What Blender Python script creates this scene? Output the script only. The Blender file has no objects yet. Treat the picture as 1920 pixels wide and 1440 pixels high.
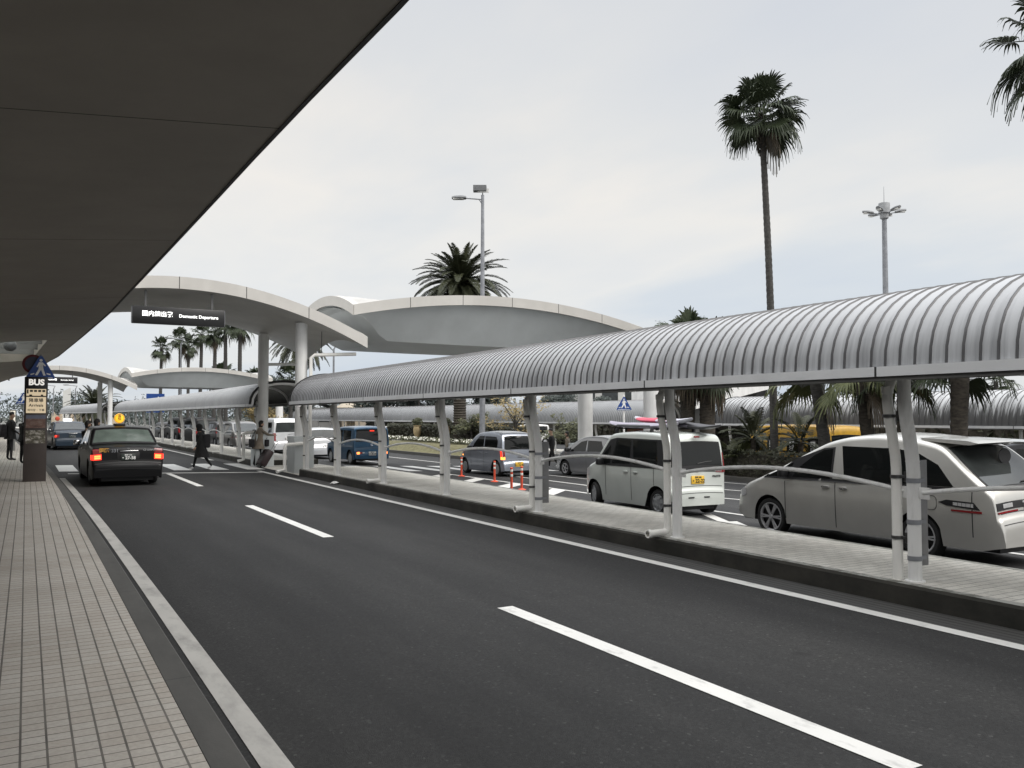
import bpy, bmesh, math, random
from mathutils import Vector, Matrix, geometry
R = math.radians
PI = math.pi
sc = bpy.context.scene
COL = sc.collection
CAM_Z = 1.75

def smooth01(t):
    t = max(0.0, min(1.0, t))
    return t*t*(3-2*t)

def bendx(x, y):                      # the road and everything along it swing gently left far away
    return x - 0.0009*max(0.0, y-42.0)**2 if y > 42 else x

def ground_z(x):                      # the pick-up road falls away from the terminal
    return -0.21 - 0.38*min(1.0, max(0.0, (x-9.2)/13.0))

# ------------------------------------------------------------------ mesh builder
class MB:
    def __init__(s):
        s.v = []; s.f = []; s.m = []; s.mi = 0
    def add(s, verts, faces, mi=None):
        b = len(s.v); s.v.extend([tuple(p) for p in verts])
        k = s.mi if mi is None else mi
        for f in faces:
            s.f.append(tuple(i+b for i in f)); s.m.append(k)
    def quad(s, a, b, c, d, mi=None): s.add([a, b, c, d], [(0, 1, 2, 3)], mi)
    def poly(s, pts, mi=None): s.add(pts, [tuple(range(len(pts)))], mi)
    def box(s, x0, y0, z0, x1, y1, z1, mi=None, bev=0.0):
        if bev <= 0:
            P = [(x, y, z) for z in (z0, z1) for y in (y0, y1) for x in (x0, x1)]
            s.add(P, [(0, 2, 3, 1), (4, 5, 7, 6), (0, 1, 5, 4), (2, 6, 7, 3), (0, 4, 6, 2), (1, 3, 7, 5)], mi)
        else:
            bm = bmesh.new()
            bmesh.ops.create_cube(bm, size=1)
            for v in bm.verts:
                v.co = Vector(((x0+x1)/2+v.co.x*(x1-x0), (y0+y1)/2+v.co.y*(y1-y0), (z0+z1)/2+v.co.z*(z1-z0)))
            bmesh.ops.bevel(bm, geom=list(bm.edges), offset=bev, segments=2, profile=0.5, affect='EDGES')
            bm.verts.index_update()
            s.add([v.co[:] for v in bm.verts], [[v.index for v in f.verts] for f in bm.faces], mi)
            bm.free()
    def obox(s, c, ax, ay, az, mi=None):      # oriented box: centre and three half-axis vectors
        c = Vector(c); ax = Vector(ax); ay = Vector(ay); az = Vector(az)
        P = [c+ax*i+ay*j+az*k for k in (-1, 1) for j in (-1, 1) for i in (-1, 1)]
        s.add(P, [(0, 2, 3, 1), (4, 5, 7, 6), (0, 1, 5, 4), (2, 6, 7, 3), (0, 4, 6, 2), (1, 3, 7, 5)], mi)
    def tube(s, pts, r, n=10, cap=True, mi=None):
        pts = [Vector(p) for p in pts]
        rs = r if isinstance(r, (list, tuple)) else [r]*len(pts)
        rings = []; ref = None
        for i, p in enumerate(pts):
            a = pts[max(0, i-1)]; b = pts[min(len(pts)-1, i+1)]
            t = (b-a).normalized() if (b-a).length > 1e-9 else Vector((0, 0, 1))
            if ref is None:
                ref = Vector((1, 0, 0)) if abs(t.x) < 0.8 else Vector((0, 1, 0))
            u = (ref - t*ref.dot(t)); u = u.normalized() if u.length > 1e-6 else t.orthogonal().normalized()
            ref = u
            w = t.cross(u)
            rings.append([p + (u*math.cos(2*PI*k/n) + w*math.sin(2*PI*k/n))*rs[i] for k in range(n)])
        s.loft(rings, True, cap, mi)
    def loft(s, rings, closed=True, cap=False, mi=None):
        n = len(rings[0]); V = [p for r in rings for p in r]; F = []
        for i in range(len(rings)-1):
            for k in range(n if closed else n-1):
                k2 = (k+1) % n
                F.append((i*n+k, i*n+k2, (i+1)*n+k2, (i+1)*n+k))
        if cap:
            F.append(tuple(range(n-1, -1, -1))); F.append(tuple((len(rings)-1)*n+k for k in range(n)))
        s.add(V, F, mi)
    def lathe(s, prof, c=(0, 0, 0), axis='z', n=20, mi=None, cap=False):
        rings = []
        for r, h in prof:
            ring = []
            for k in range(n):
                a = 2*PI*k/n; x, y = r*math.cos(a), r*math.sin(a)
                p = (x, y, h) if axis == 'z' else ((h, x, y) if axis == 'x' else (y, h, x))
                ring.append((c[0]+p[0], c[1]+p[1], c[2]+p[2]))
            rings.append(ring)
        s.loft(rings, True, cap, mi)
    def prism(s, pts2, f0, f1, mi=None):       # polygon pts2 mapped by f0 and f1 to two end faces (any outline)
        n = len(pts2); A = [Vector(f0(*p)) for p in pts2]; B = [Vector(f1(*p)) for p in pts2]
        tri = geometry.tessellate_polygon([[Vector((p[0], p[1], 0)) for p in pts2]])
        F = [tuple(t) for t in tri] + [tuple(n+i for i in reversed(t)) for t in tri]
        F += [(k, (k+1) % n, n+(k+1) % n, n+k) for k in range(n)]
        s.add(A+B, F, mi)
    def bend(s):
        s.v = [(bendx(p[0], p[1]), p[1], p[2]) for p in s.v]; return s
    def xf(s, M):
        s.v = [tuple(M @ Vector(p)) for p in s.v]; return s
    def build(s, name, mats, parent=None, world=False, smooth=True, angle=38, kind=None):
        me = bpy.data.meshes.new(name)
        V = s.v
        if parent is not None and world:
            o = parent
            off = Vector((0, 0, 0))
            while o is not None: off += o.location; o = o.parent
            V = [(p[0]-off.x, p[1]-off.y, p[2]-off.z) for p in V]
        me.from_pydata(V, [], s.f)
        if not isinstance(mats, (list, tuple)): mats = [mats]
        for m in mats: me.materials.append(m)
        if len(mats) > 1: me.polygons.foreach_set('material_index', s.m)
        bm = bmesh.new(); bm.from_mesh(me)
        bmesh.ops.recalc_face_normals(bm, faces=bm.faces); bm.to_mesh(me); bm.free()
        if smooth:
            me.polygons.foreach_set('use_smooth', [True]*len(me.polygons))
            me.set_sharp_from_angle(angle=R(angle))
        me.update()
        ob = bpy.data.objects.new(name, me); COL.objects.link(ob)
        if parent is not None: ob.parent = parent
        if kind: ob['kind'] = kind
        return ob

def thing(name, label, cat, loc=(0, 0, 0), rz=0.0, group=None):
    o = bpy.data.objects.new(name, None); COL.objects.link(o)
    o.empty_display_size = 0.3
    o.location = loc; o.rotation_euler = (0, 0, rz)
    o['label'] = label; o['category'] = cat
    if group: o['group'] = group
    return o
def tag(o, label, cat, group=None):
    o['label'] = label; o['category'] = cat
    if group: o['group'] = group
    return o
def dup(root, loc, rz=0.0, label=None, scale=None, group=None):
    r = root.copy(); COL.objects.link(r); r.location = loc; r.rotation_euler = (0, 0, rz)
    if label: r['label'] = label
    if group: r['group'] = group
    if scale: r.scale = (scale, scale, scale) if not isinstance(scale, tuple) else scale
    for ch in list(root.children):
        c = ch.copy(); COL.objects.link(c); c.parent = r
        for g in list(ch.children):
            d = g.copy(); COL.objects.link(d); d.parent = c
    return r

def text(body, size, mat, parent, M, name='lettering', ext=0.002, align='CENTER', bold=0.0):
    cu = bpy.data.curves.new('lettering', 'FONT')
    cu.body = body; cu.size = size; cu.align_x = align; cu.align_y = 'CENTER'; cu.extrude = ext; cu.offset = bold
    cu.resolution_u = 3
    t = bpy.data.objects.new('lettering', cu); COL.objects.link(t)
    dg = bpy.context.evaluated_depsgraph_get(); dg.update()
    me = bpy.data.meshes.new_from_object(t.evaluated_get(dg))
    bpy.data.objects.remove(t); bpy.data.curves.remove(cu)
    me.materials.clear(); me.materials.append(mat)
    me.transform(M)
    ob = bpy.data.objects.new(name, me); COL.objects.link(ob)
    ob.parent = parent
    return ob
def face_to(loc, n, up=(0, 0, 1)):      # matrix: text plane facing along n
    z = Vector(n).normalized(); x = Vector(up).cross(z).normalized(); y = z.cross(x)
    M = Matrix((x, y, z)).transposed().to_4x4(); M.translation = Vector(loc); return M

# ------------------------------------------------------------------ materials
def nd(nt, t, **kw):
    n = nt.nodes.new(t)
    for k, v in kw.items():
        if k in n.bl_rna.properties: setattr(n, k, v)
        else: n.inputs[k].default_value = v
    return n
def L(nt, a, b): nt.links.new(a, b)
def newmat(name):
    m = bpy.data.materials.new(name); m.use_nodes = True
    nt = m.node_tree; return m, nt, nt.nodes['Principled BSDF']
def c4(c): return (c[0], c[1], c[2], 1.0)
def ramp(nt, fac, stops, interp='LINEAR'):
    r = nt.nodes.new('ShaderNodeValToRGB'); r.color_ramp.interpolation = interp
    while len(r.color_ramp.elements) < len(stops): r.color_ramp.elements.new(0.5)
    for e, (p, c) in zip(r.color_ramp.elements, stops):
        e.position = p; e.color = c4(c) if len(c) == 3 else c
    L(nt, fac, r.inputs[0]); return r
def simple(name, col, rough=0.5, metal=0.0, var=0.15, scale=6.0, bump=0.0, bscale=60.0, coat=0.0, spec=0.5, stretch=(1, 1, 1)):
    m, nt, b = newmat(name)
    tc = nd(nt, 'ShaderNodeTexCoord'); mp = nd(nt, 'ShaderNodeMapping'); mp.inputs['Scale'].default_value = stretch
    L(nt, tc.outputs['Object'], mp.inputs[0])
    n = nd(nt, 'ShaderNodeTexNoise'); n.inputs['Scale'].default_value = scale; n.inputs['Detail'].default_value = 6
    L(nt, mp.outputs[0], n.inputs['Vector'])
    lo = tuple(max(0, x*(1-var)) for x in col); hi = tuple(min(1, x*(1+var)) for x in col)
    r = ramp(nt, n.outputs['Fac'], [(0.3, lo), (0.7, hi)])
    L(nt, r.outputs[0], b.inputs['Base Color'])
    b.inputs['Roughness'].default_value = rough; b.inputs['Metallic'].default_value = metal
    b.inputs['Coat Weight'].default_value = coat; b.inputs['Coat Roughness'].default_value = 0.06
    b.inputs['Specular IOR Level'].default_value = spec
    if bump > 0:
        n2 = nd(nt, 'ShaderNodeTexNoise'); n2.inputs['Scale'].default_value = bscale; n2.inputs['Detail'].default_value = 4
        L(nt, mp.outputs[0], n2.inputs['Vector'])
        bp = nd(nt, 'ShaderNodeBump'); bp.inputs['Strength'].default_value = bump; bp.inputs['Distance'].default_value = 0.01
        L(nt, n2.outputs['Fac'], bp.inputs['Height']); L(nt, bp.outputs[0], b.inputs['Normal'])
    return m
def emit(name, col, strength, base=(0.1, 0.02, 0.02)):
    m, nt, b = newmat(name)
    b.inputs['Base Color'].default_value = c4(base)
    b.inputs['Emission Color'].default_value = c4(col); b.inputs['Emission Strength'].default_value = strength
    b.inputs['Roughness'].default_value = 0.2
    return m
def paint(name, col, metal=0.3, rough=0.32, coat=0.7):
    m = simple(name, col, rough, metal, var=0.06, scale=2.0, coat=coat, spec=0.5 if coat > 0.5 else 0.2)
    return m
def mathn(nt, op, a, b=None, c=None):
    n = nd(nt, 'ShaderNodeMath', operation=op)
    for i, x in enumerate((a, b, c)):
        if x is None: continue
        if isinstance(x, (int, float)): n.inputs[i].default_value = x
        else: L(nt, x, n.inputs[i])
    return n.outputs[0]
def mixc(nt, fac, a, b, blend='MIX'):
    n = nd(nt, 'ShaderNodeMix', data_type='RGBA', blend_type=blend)
    if isinstance(fac, (int, float)): n.inputs[0].default_value = fac
    else: L(nt, fac, n.inputs[0])
    for i, x in ((6, a), (7, b)):
        if isinstance(x, tuple): n.inputs[i].default_value = c4(x)
        else: L(nt, x, n.inputs[i])
    return n.outputs[2]
def noise(nt, vec, scale, detail=5, rough=0.55):
    n = nd(nt, 'ShaderNodeTexNoise'); n.inputs['Scale'].default_value = scale; n.inputs['Detail'].default_value = detail
    n.inputs['Roughness'].default_value = rough
    L(nt, vec, n.inputs['Vector']); return n.outputs['Fac']
def stretchv(nt, vec, sx, sy, sz):
    mp = nd(nt, 'ShaderNodeMapping'); mp.inputs['Scale'].default_value = (sx, sy, sz)
    L(nt, vec, mp.inputs[0]); return mp.outputs[0]
def objco(nt): return nd(nt, 'ShaderNodeTexCoord').outputs['Object']
def bumpn(nt, b, h, strength=0.3, dist=0.01):
    bp = nd(nt, 'ShaderNodeBump'); bp.inputs['Strength'].default_value = strength; bp.inputs['Distance'].default_value = dist
    L(nt, h, bp.inputs['Height']); L(nt, bp.outputs[0], b.inputs['Normal'])

def mat_asphalt(name='asphalt', lo=(0.0185, 0.0185, 0.0186), hi=(0.030, 0.030, 0.0295)):
    m, nt, b = newmat(name); v = objco(nt)
    big = noise(nt, v, 0.35, 6); fine = noise(nt, v, 130, 3, 0.7); mid = noise(nt, stretchv(nt, v, 1.6, 0.25, 1), 1.2, 5)
    base = ramp(nt, big, [(0.3, lo), (0.72, hi)]).outputs[0]
    base = mixc(nt, 0.5, base, ramp(nt, mid, [(0.35, tuple(x*0.8 for x in lo)), (0.7, hi)]).outputs[0])
    vo = nd(nt, 'ShaderNodeTexVoronoi'); vo.inputs['Scale'].default_value = 60; L(nt, v, vo.inputs['Vector'])
    agg = ramp(nt, vo.outputs['Color'], [(0.0, (0.55, 0.55, 0.55)), (0.7, (1.0, 1.0, 1.0)), (0.88, (1.2, 1.2, 1.2)), (0.95, (2.2, 2.2, 2.15)), (1.0, (3.0, 3.0, 2.9))]).outputs[0]
    col = mixc(nt, 0.9, base, agg, 'MULTIPLY')
    grain = ramp(nt, fine, [(0.3, (0.72, 0.72, 0.72)), (0.7, (1.25, 1.25, 1.25))]).outputs[0]
    col = mixc(nt, 0.8, col, grain, 'MULTIPLY')
    sp = noise(nt, stretchv(nt, v, 1.4, 0.8, 1), 0.9, 3)
    spot = ramp(nt, sp, [(0.66, (1, 1, 1)), (0.76, (0.62, 0.62, 0.62))]).outputs[0]
    col = mixc(nt, 0.6, col, spot, 'MULTIPLY')
    wear = noise(nt, stretchv(nt, v, 1.1, 0.035, 1), 1.0, 4); wr = ramp(nt, wear, [(0.36, (0.80, 0.80, 0.81)), (0.5, (1, 1, 1)), (0.64, (1.26, 1.25, 1.23))]).outputs[0]
    col = mixc(nt, 0.9, col, wr, 'MULTIPLY')
    drip = noise(nt, v, 2.3, 2); dr = ramp(nt, drip, [(0.70, (1, 1, 1)), (0.76, (0.55, 0.55, 0.56))]).outputs[0]
    col = mixc(nt, 0.7, col, dr, 'MULTIPLY')
    L(nt, col, b.inputs['Base Color']); b.inputs['Roughness'].default_value = 0.82; b.inputs['Specular IOR Level'].default_value = 0.3
    bumpn(nt, b, fine, 0.5, 0.006)
    return m
def mat_tiles(name, c0, c1, px, py, wx, wy, off=0.0, dark=0.35, bump=0.5):
    """small paving tiles: pitch px by py, joints wx / wy wide, rows shifted by off"""
    m, nt, b = newmat(name); v = objco(nt)
    sx = nd(nt, 'ShaderNodeSeparateXYZ'); L(nt, v, sx.inputs[0])
    yrow = mathn(nt, 'DIVIDE', sx.outputs[1], py); row = mathn(nt, 'FLOOR', yrow)
    xs = mathn(nt, 'DIVIDE', sx.outputs[0], px)
    if off: xs = mathn(nt, 'ADD', xs, mathn(nt, 'MULTIPLY', mathn(nt, 'MODULO', row, 2.0), off))
    colu = mathn(nt, 'FLOOR', xs)
    fx = mathn(nt, 'FRACT', xs); fy = mathn(nt, 'FRACT', yrow)
    mx = mathn(nt, 'LESS_THAN', fx, wx/px); my = mathn(nt, 'LESS_THAN', fy, wy/py)
    joint = mathn(nt, 'MAXIMUM', mx, my)
    cx = nd(nt, 'ShaderNodeCombineXYZ'); L(nt, colu, cx.inputs[0]); L(nt, row, cx.inputs[1])
    wn = nd(nt, 'ShaderNodeTexWhiteNoise', noise_dimensions='2D'); L(nt, cx.outputs[0], wn.inputs['Vector'])
    tile = ramp(nt, wn.outputs['Value'], [(0.0, c0), (1.0, c1)]).outputs[0]
    big = noise(nt, v, 0.8, 6); fine = noise(nt, v, 45, 4)
    tile = mixc(nt, 0.8, tile, ramp(nt, big, [(0.3, (0.78, 0.76, 0.73)), (0.7, (1.1, 1.1, 1.1))]).outputs[0], 'MULTIPLY')
    tile = mixc(nt, 0.6, tile, ramp(nt, fine, [(0.3, (0.8, 0.8, 0.8)), (0.7, (1.15, 1.15, 1.15))]).outputs[0], 'MULTIPLY')
    jn = noise(nt, v, 3.0, 4)
    jc = ramp(nt, jn, [(0.3, tuple(x*dark*0.6 for x in c0)), (0.75, tuple(x*dark*1.5 for x in c0))]).outputs[0]
    col = mixc(nt, joint, tile, jc)
    L(nt, col, b.inputs['Base Color']); b.inputs['Roughness'].default_value = 0.75
    bumpn(nt, b, mathn(nt, 'SUBTRACT', mathn(nt, 'MULTIPLY', fine, 0.25), joint), bump, 0.004)
    return m
def mat_stained(name, col, stain, rough=0.5, amt=0.6, sv=(1, 1, 0.25), scale=3.0, lo=0.5, hi=0.75, metal=0.0, bump=0.0):
    m, nt, b = newmat(name); v = objco(nt)
    st = noise(nt, stretchv(nt, v, *sv), scale, 7, 0.65)
    k = ramp(nt, st, [(lo, (0, 0, 0)), (hi, (1, 1, 1))]).outputs[0]
    k = mathn(nt, 'MULTIPLY', k, amt)
    var = noise(nt, v, 1.3, 5)
    base = ramp(nt, var, [(0.3, tuple(x*0.92 for x in col)), (0.7, tuple(min(1, x*1.06) for x in col))]).outputs[0]
    L(nt, mixc(nt, k, base, stain), b.inputs['Base Color'])
    b.inputs['Roughness'].default_value = rough; b.inputs['Metallic'].default_value = metal
    if bump: bumpn(nt, b, noise(nt, v, 90, 3), bump, 0.004)
    return m
def mat_leaf(name, c0, c1, rough=0.5, trans=0.15, scale=1.2):
    m, nt, b = newmat(name); v = objco(nt)
    n = noise(nt, v, scale, 3); n2 = noise(nt, v, scale*9, 2)
    col = mixc(nt, 0.5, ramp(nt, n, [(0.35, c0), (0.65, c1)]).outputs[0], ramp(nt, n2, [(0.3, c0), (0.7, c1)]).outputs[0])
    L(nt, col, b.inputs['Base Color']); b.inputs['Roughness'].default_value = rough
    b.inputs['Specular IOR Level'].default_value = 0.25
    return m

M = {}
M['asphalt'] = mat_asphalt()
M['asphalt2'] = mat_asphalt('pickup_asphalt', (0.036, 0.036, 0.037), (0.052, 0.052, 0.052))
M['tiles'] = mat_tiles('sidewalk_tiles', (0.385, 0.355, 0.315), (0.425, 0.405, 0.37), 0.113, 0.105, 0.011, 0.0085, 0.0, 0.28)
M['pavers'] = mat_tiles('island_pavers', (0.53, 0.52, 0.48), (0.64, 0.63, 0.585), 0.21, 0.105, 0.008, 0.010, 0.5, 0.4)
M['kerb'] = mat_stained('kerb_stone', (0.075, 0.073, 0.068), (0.04, 0.04, 0.037), 0.85, 0.6, (1, 0.3, 1), 5, 0.4, 0.7, bump=0.3)
M['mosskerb'] = mat_stained('mossy_kerb', (0.036, 0.033, 0.027), (0.010, 0.0105, 0.008), 0.9, 0.85, (1, 0.5, 0.7), 3.5, 0.38, 0.62, bump=0.5)
M['kerbtop'] = mat_stained('kerb_top', (0.30, 0.30, 0.28), (0.07, 0.07, 0.055), 0.85, 0.8, (1, 1, 1), 8, 0.45, 0.6)
M['linepaint'] = mat_stained('road_paint', (0.60, 0.595, 0.57), (0.20, 0.195, 0.19), 0.6, 0.7, (1, 0.5, 1), 9, 0.54, 0.8)
M['edgeline'] = mat_stained('edge_band', (0.40, 0.39, 0.365), (0.20, 0.195, 0.185), 0.7, 0.8, (1, 0.4, 1), 5, 0.47, 0.72)
M['gutterstone'] = mat_tiles('gutter_stone', (0.055, 0.055, 0.054), (0.085, 0.085, 0.083), 0.085, 3.5, 0.022, 0.012, 0.0, 0.4, 0.8)
M['soffit'] = mat_stained('soffit_panel', (0.295, 0.272, 0.24), (0.25, 0.232, 0.207), 0.8, 0.5, (1, 1, 1), 0.8, 0.4, 0.7)
M['seam'] = simple('dark_joint', (0.03, 0.03, 0.03), 0.8)
M['fascia'] = mat_stained('fascia_panel', (0.50, 0.485, 0.455), (0.40, 0.39, 0.36), 0.5, 0.4, (1, 1, 0.3), 1.5, 0.5, 0.8)
M['roofsoffit'] = mat_stained('arch_soffit', (0.44, 0.43, 0.40), (0.30, 0.29, 0.27), 0.6, 0.5, (1, 1, 1), 0.8, 0.45, 0.75)
M['hull'] = mat_stained('arch_side_panel', (0.53, 0.56, 0.565), (0.48, 0.51, 0.515), 0.45, 0.5, (1, 1, 1), 0.5, 0.4, 0.7)
M['hullmetal'] = simple('arch_end_metal', (0.42, 0.43, 0.44), 0.28, 0.75, 0.1, 3)
M['column'] = mat_stained('column_paint', (0.80, 0.80, 0.785), (0.42, 0.42, 0.40), 0.55, 0.5, (1, 1, 0.2), 3, 0.45, 0.8)
M['post'] = mat_stained('post_paint', (0.78, 0.78, 0.77), (0.38, 0.375, 0.35), 0.5, 0.55, (1, 1, 0.25), 9, 0.5, 0.8, bump=0.1)
M['pipe'] = mat_stained('downpipe_plastic', (0.86, 0.85, 0.81), (0.45, 0.43, 0.38), 0.42, 0.5, (1, 1, 0.2), 7, 0.55, 0.8)
M['gutter'] = mat_stained('gutter_metal', (0.66, 0.67, 0.68), (0.36, 0.36, 0.36), 0.4, 0.5, (1, 0.3, 1), 3, 0.5, 0.8)
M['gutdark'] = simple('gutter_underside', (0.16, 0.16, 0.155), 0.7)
M['steel'] = simple('clamp_steel', (0.12, 0.12, 0.12), 0.45, 0.8)
M['galv'] = simple('galvanised_steel', (0.25, 0.26, 0.28), 0.5, 0.3, 0.2, 4)
M['lampgrey'] = simple('lamp_housing', (0.15, 0.155, 0.16), 0.5, 0.3)
M['lens'] = simple('lamp_lens', (0.62, 0.62, 0.60), 0.25)
M['signback'] = simple('sign_back', (0.23, 0.23, 0.235), 0.5, 0.5, 0.25, 4)
M['black'] = simple('black_plastic', (0.012, 0.012, 0.013), 0.5)
M['signblack'] = simple('sign_black', (0.010, 0.010, 0.011), 0.35)
M['chrome'] = simple('chrome_trim', (0.7, 0.7, 0.7), 0.18, 1.0, 0.05)
M['tyre'] = simple('tyre_rubber', (0.018, 0.018, 0.018), 0.85, 0, 0.2, 30)
M['rim'] = simple('alloy_rim', (0.58, 0.58, 0.59), 0.3, 0.45)
M['steelrim'] = simple('wheel_cover', (0.36, 0.37, 0.38), 0.45, 0.4)
M['glass'] = simple('tinted_glass', (0.008, 0.009, 0.009), 0.04, 0, 0.1, 2, spec=0.42)
M['glassgreen'] = simple('reflecting_glass', (0.10, 0.125, 0.11), 0.08, 0, 0.25, 3, spec=0.9)
M['glassgrey'] = simple('grey_glass', (0.030, 0.034, 0.034), 0.04, 0, 0.3, 3, spec=0.6)
M['redlens'] = simple('red_lens', (0.22, 0.012, 0.015), 0.15, 0, 0.1)
M['clearlens'] = simple('clear_lens', (0.5, 0.5, 0.5), 0.12, 0.2)
M['amber'] = emit('lit_amber', (1.0, 0.34, 0.05), 2.6)
M['brake'] = emit('lit_brake', (1.0, 0.035, 0.012), 1.7)
M['brakehot'] = emit('lit_brake_core', (1.0, 0.25, 0.05), 2.6)
M['plateW'] = simple('white_plate', (0.66, 0.66, 0.64), 0.4)
M['plateY'] = simple('yellow_plate', (0.75, 0.46, 0.05), 0.4)
M['plateK'] = simple('dark_plate', (0.03, 0.04, 0.035), 0.4)
M['ink'] = simple('dark_lettering', (0.02, 0.02, 0.02), 0.5)
M['white'] = simple('white_lettering', (0.8, 0.8, 0.78), 0.5)
M['litwhite'] = emit('lit_lettering', (1.0, 1.0, 0.97), 1.15, (0.8, 0.8, 0.8))
M['gold'] = simple('ochre_lettering', (0.5, 0.27, 0.05), 0.5)
M['blue'] = simple('sign_blue', (0.012, 0.06, 0.26), 0.4, 0, 0.1)
M['signred'] = simple('sign_red', (0.14, 0.02, 0.025), 0.5)  # darkened so the round sign carries the soffit shade in its red
M['orange'] = simple('orange_rubber', (0.62, 0.085, 0.04), 0.5)
M['reflect'] = simple('reflective_band', (0.62, 0.60, 0.55), 0.35)
M['yellow'] = simple('bus_yellow', (0.50, 0.285, 0.02), 0.4, coat=0.5)
M['brown'] = simple('pillar_brown', (0.050, 0.040, 0.036), 0.55, 0, 0.15, 3)
M['litpanel'] = emit('lit_panel', (1.0, 0.80, 0.52), 0.36, (0.45, 0.38, 0.28))
M['bark'] = simple('palm_bark', (0.060, 0.057, 0.053), 0.9, 0, 0.45, 7, 0.8, 18, stretch=(1, 1, 3))
M['barkdark'] = simple('old_palm_bark', (0.050, 0.043, 0.034), 0.95, 0, 0.5, 6, 0.9, 14, stretch=(1, 1, 2.5))
M['fan'] = mat_leaf('fan_leaf', (0.022, 0.032, 0.016), (0.045, 0.058, 0.030))
M['fanlight'] = mat_leaf('young_fan_leaf', (0.06, 0.075, 0.03), (0.13, 0.14, 0.065))
M['deadfan'] = mat_leaf('dead_fan_leaf', (0.075, 0.062, 0.045), (0.13, 0.105, 0.075))
M['feather'] = mat_leaf('feather_leaf', (0.024, 0.030, 0.016), (0.060, 0.064, 0.034))
M['hedge'] = mat_leaf('hedge_leaf', (0.016, 0.020, 0.010), (0.045, 0.045, 0.024), scale=3)
M['shrub'] = mat_leaf('shrub_leaf', (0.04, 0.05, 0.022), (0.10, 0.10, 0.05), scale=2)
M['autumn'] = mat_leaf('yellowing_leaf', (0.16, 0.12, 0.045), (0.30, 0.24, 0.12), scale=2)
M['pine'] = mat_leaf('pine_leaf', (0.028, 0.038, 0.034), (0.055, 0.066, 0.058), scale=0.4)
M['grass'] = simple('lawn_grass', (0.135, 0.125, 0.062), 0.95, 0, 0.35, 5, 0.6, 60)
M['drygrass'] = simple('dry_grass', (0.24, 0.19, 0.13), 0.95, 0, 0.35, 0.8, 0.4, 8)
M['flower'] = simple('white_petals', (0.75, 0.74, 0.66), 0.7, 0, 0.2, 20)
M['soil'] = simple('dark_soil', (0.05, 0.045, 0.035), 0.95, 0, 0.4, 8, 0.5, 30)
M['ground'] = simple('pale_ground', (0.12, 0.12, 0.11), 0.95, 0, 0.2, 0.2)
M['wallwhite'] = simple('white_wall', (0.55, 0.55, 0.53), 0.8, 0, 0.08, 0.5)
M['wallbeige'] = simple('beige_wall', (0.36, 0.31, 0.24), 0.85, 0, 0.12, 0.6)
M['wallgrey'] = simple('grey_wall', (0.18, 0.18, 0.175), 0.8, 0, 0.15, 0.6)
M['roofgrey'] = simple('grey_roof', (0.30, 0.31, 0.32), 0.6, 0.1, 0.15, 1)
M['terracotta'] = simple('pale_urn', (0.42, 0.33, 0.19), 0.85, 0, 0.2, 6)
M['cloth_black'] = simple('black_cloth', (0.012, 0.012, 0.013), 0.9, 0, 0.3, 12)
M['cloth_dark'] = simple('dark_cloth', (0.022, 0.021, 0.024), 0.9, 0, 0.3, 12)
M['cloth_beige'] = simple('beige_coat', (0.20, 0.17, 0.135), 0.9, 0, 0.2, 9)
M['skin'] = simple('skin', (0.42, 0.27, 0.19), 0.55, 0, 0.08)
M['hair'] = simple('dark_hair', (0.012, 0.010, 0.009), 0.6, 0, 0.3, 40, stretch=(4, 4, 1))
M['shoe'] = simple('shoe_white', (0.5, 0.5, 0.5), 0.6)
M['maroon'] = simple('maroon_case', (0.016, 0.005, 0.007), 0.5)
M['glasspane'], _nt, _b = newmat('skylight_pane')
_tr = _nt.nodes.new('ShaderNodeBsdfTranslucent'); _tr.inputs[0].default_value = (0.75, 0.76, 0.74, 1)
L(_nt, _tr.outputs[0], _nt.nodes['Material Output'].inputs['Surface'])
# ------------------------------------------------------------------ setting: ground, road, pavements, markings
def lb(x, y):                          # the terminal-side kerb eases left a little earlier
    return bendx(x, y) - 0.0005*max(0.0, min(y, 50.0)-8.0)**2
def strip(mb, x0, x1, y0, y1, z, step=2.0, fb=bendx, zf=None, nx=1, mi=None):
    n = max(1, int(abs(y1-y0)/step)); V = []; F = []
    for i in range(n+1):
        y = y0+(y1-y0)*i/n
        for k in range(nx+1):
            xa = x0(y) if callable(x0) else x0; xb = x1(y) if callable(x1) else x1
            x = xa+(xb-xa)*k/nx
            V.append((fb(x, y), y, z + (zf(x) if zf else 0)))
    for i in range(n):
        for k in range(nx):
            a = i*(nx+1)+k; F.append((a, a+1, a+nx+2, a+nx+1))
    mb.add(V, F, mi)
nb = lambda x, y: x
FAR_Y = 230.0
mb = MB()                              # the ground: one sheet to the horizon
xs = [-3000, -300, -60, -12, 9.15, 12, 15, 18, 22.2, 40, 90, 300, 3000]
ys = [-3000, -300, -40, 0, 40, 80, 120, 200, 400, 3000]
V = [(x, y, (ground_z(x) if x > 9 else -0.05)-0.012) for y in ys for x in xs]
nx = len(xs)
mb.add(V, [(j*nx+i, j*nx+i+1, (j+1)*nx+i+1, (j+1)*nx+i) for j in range(len(ys)-1) for i in range(nx-1)])
mb.build('ground', M['ground'], kind='structure')
mb = MB(); strip(mb, 0.5, 7.3, -14, FAR_Y, 0.0); mb.build('road', M['asphalt'], kind='structure')
mb = MB(); strip(mb, 9.05, 70, -14, 150, -0.004, 4, nb, ground_z, 40); mb.build('pickup_road', M['asphalt2'], kind='structure')
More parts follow.
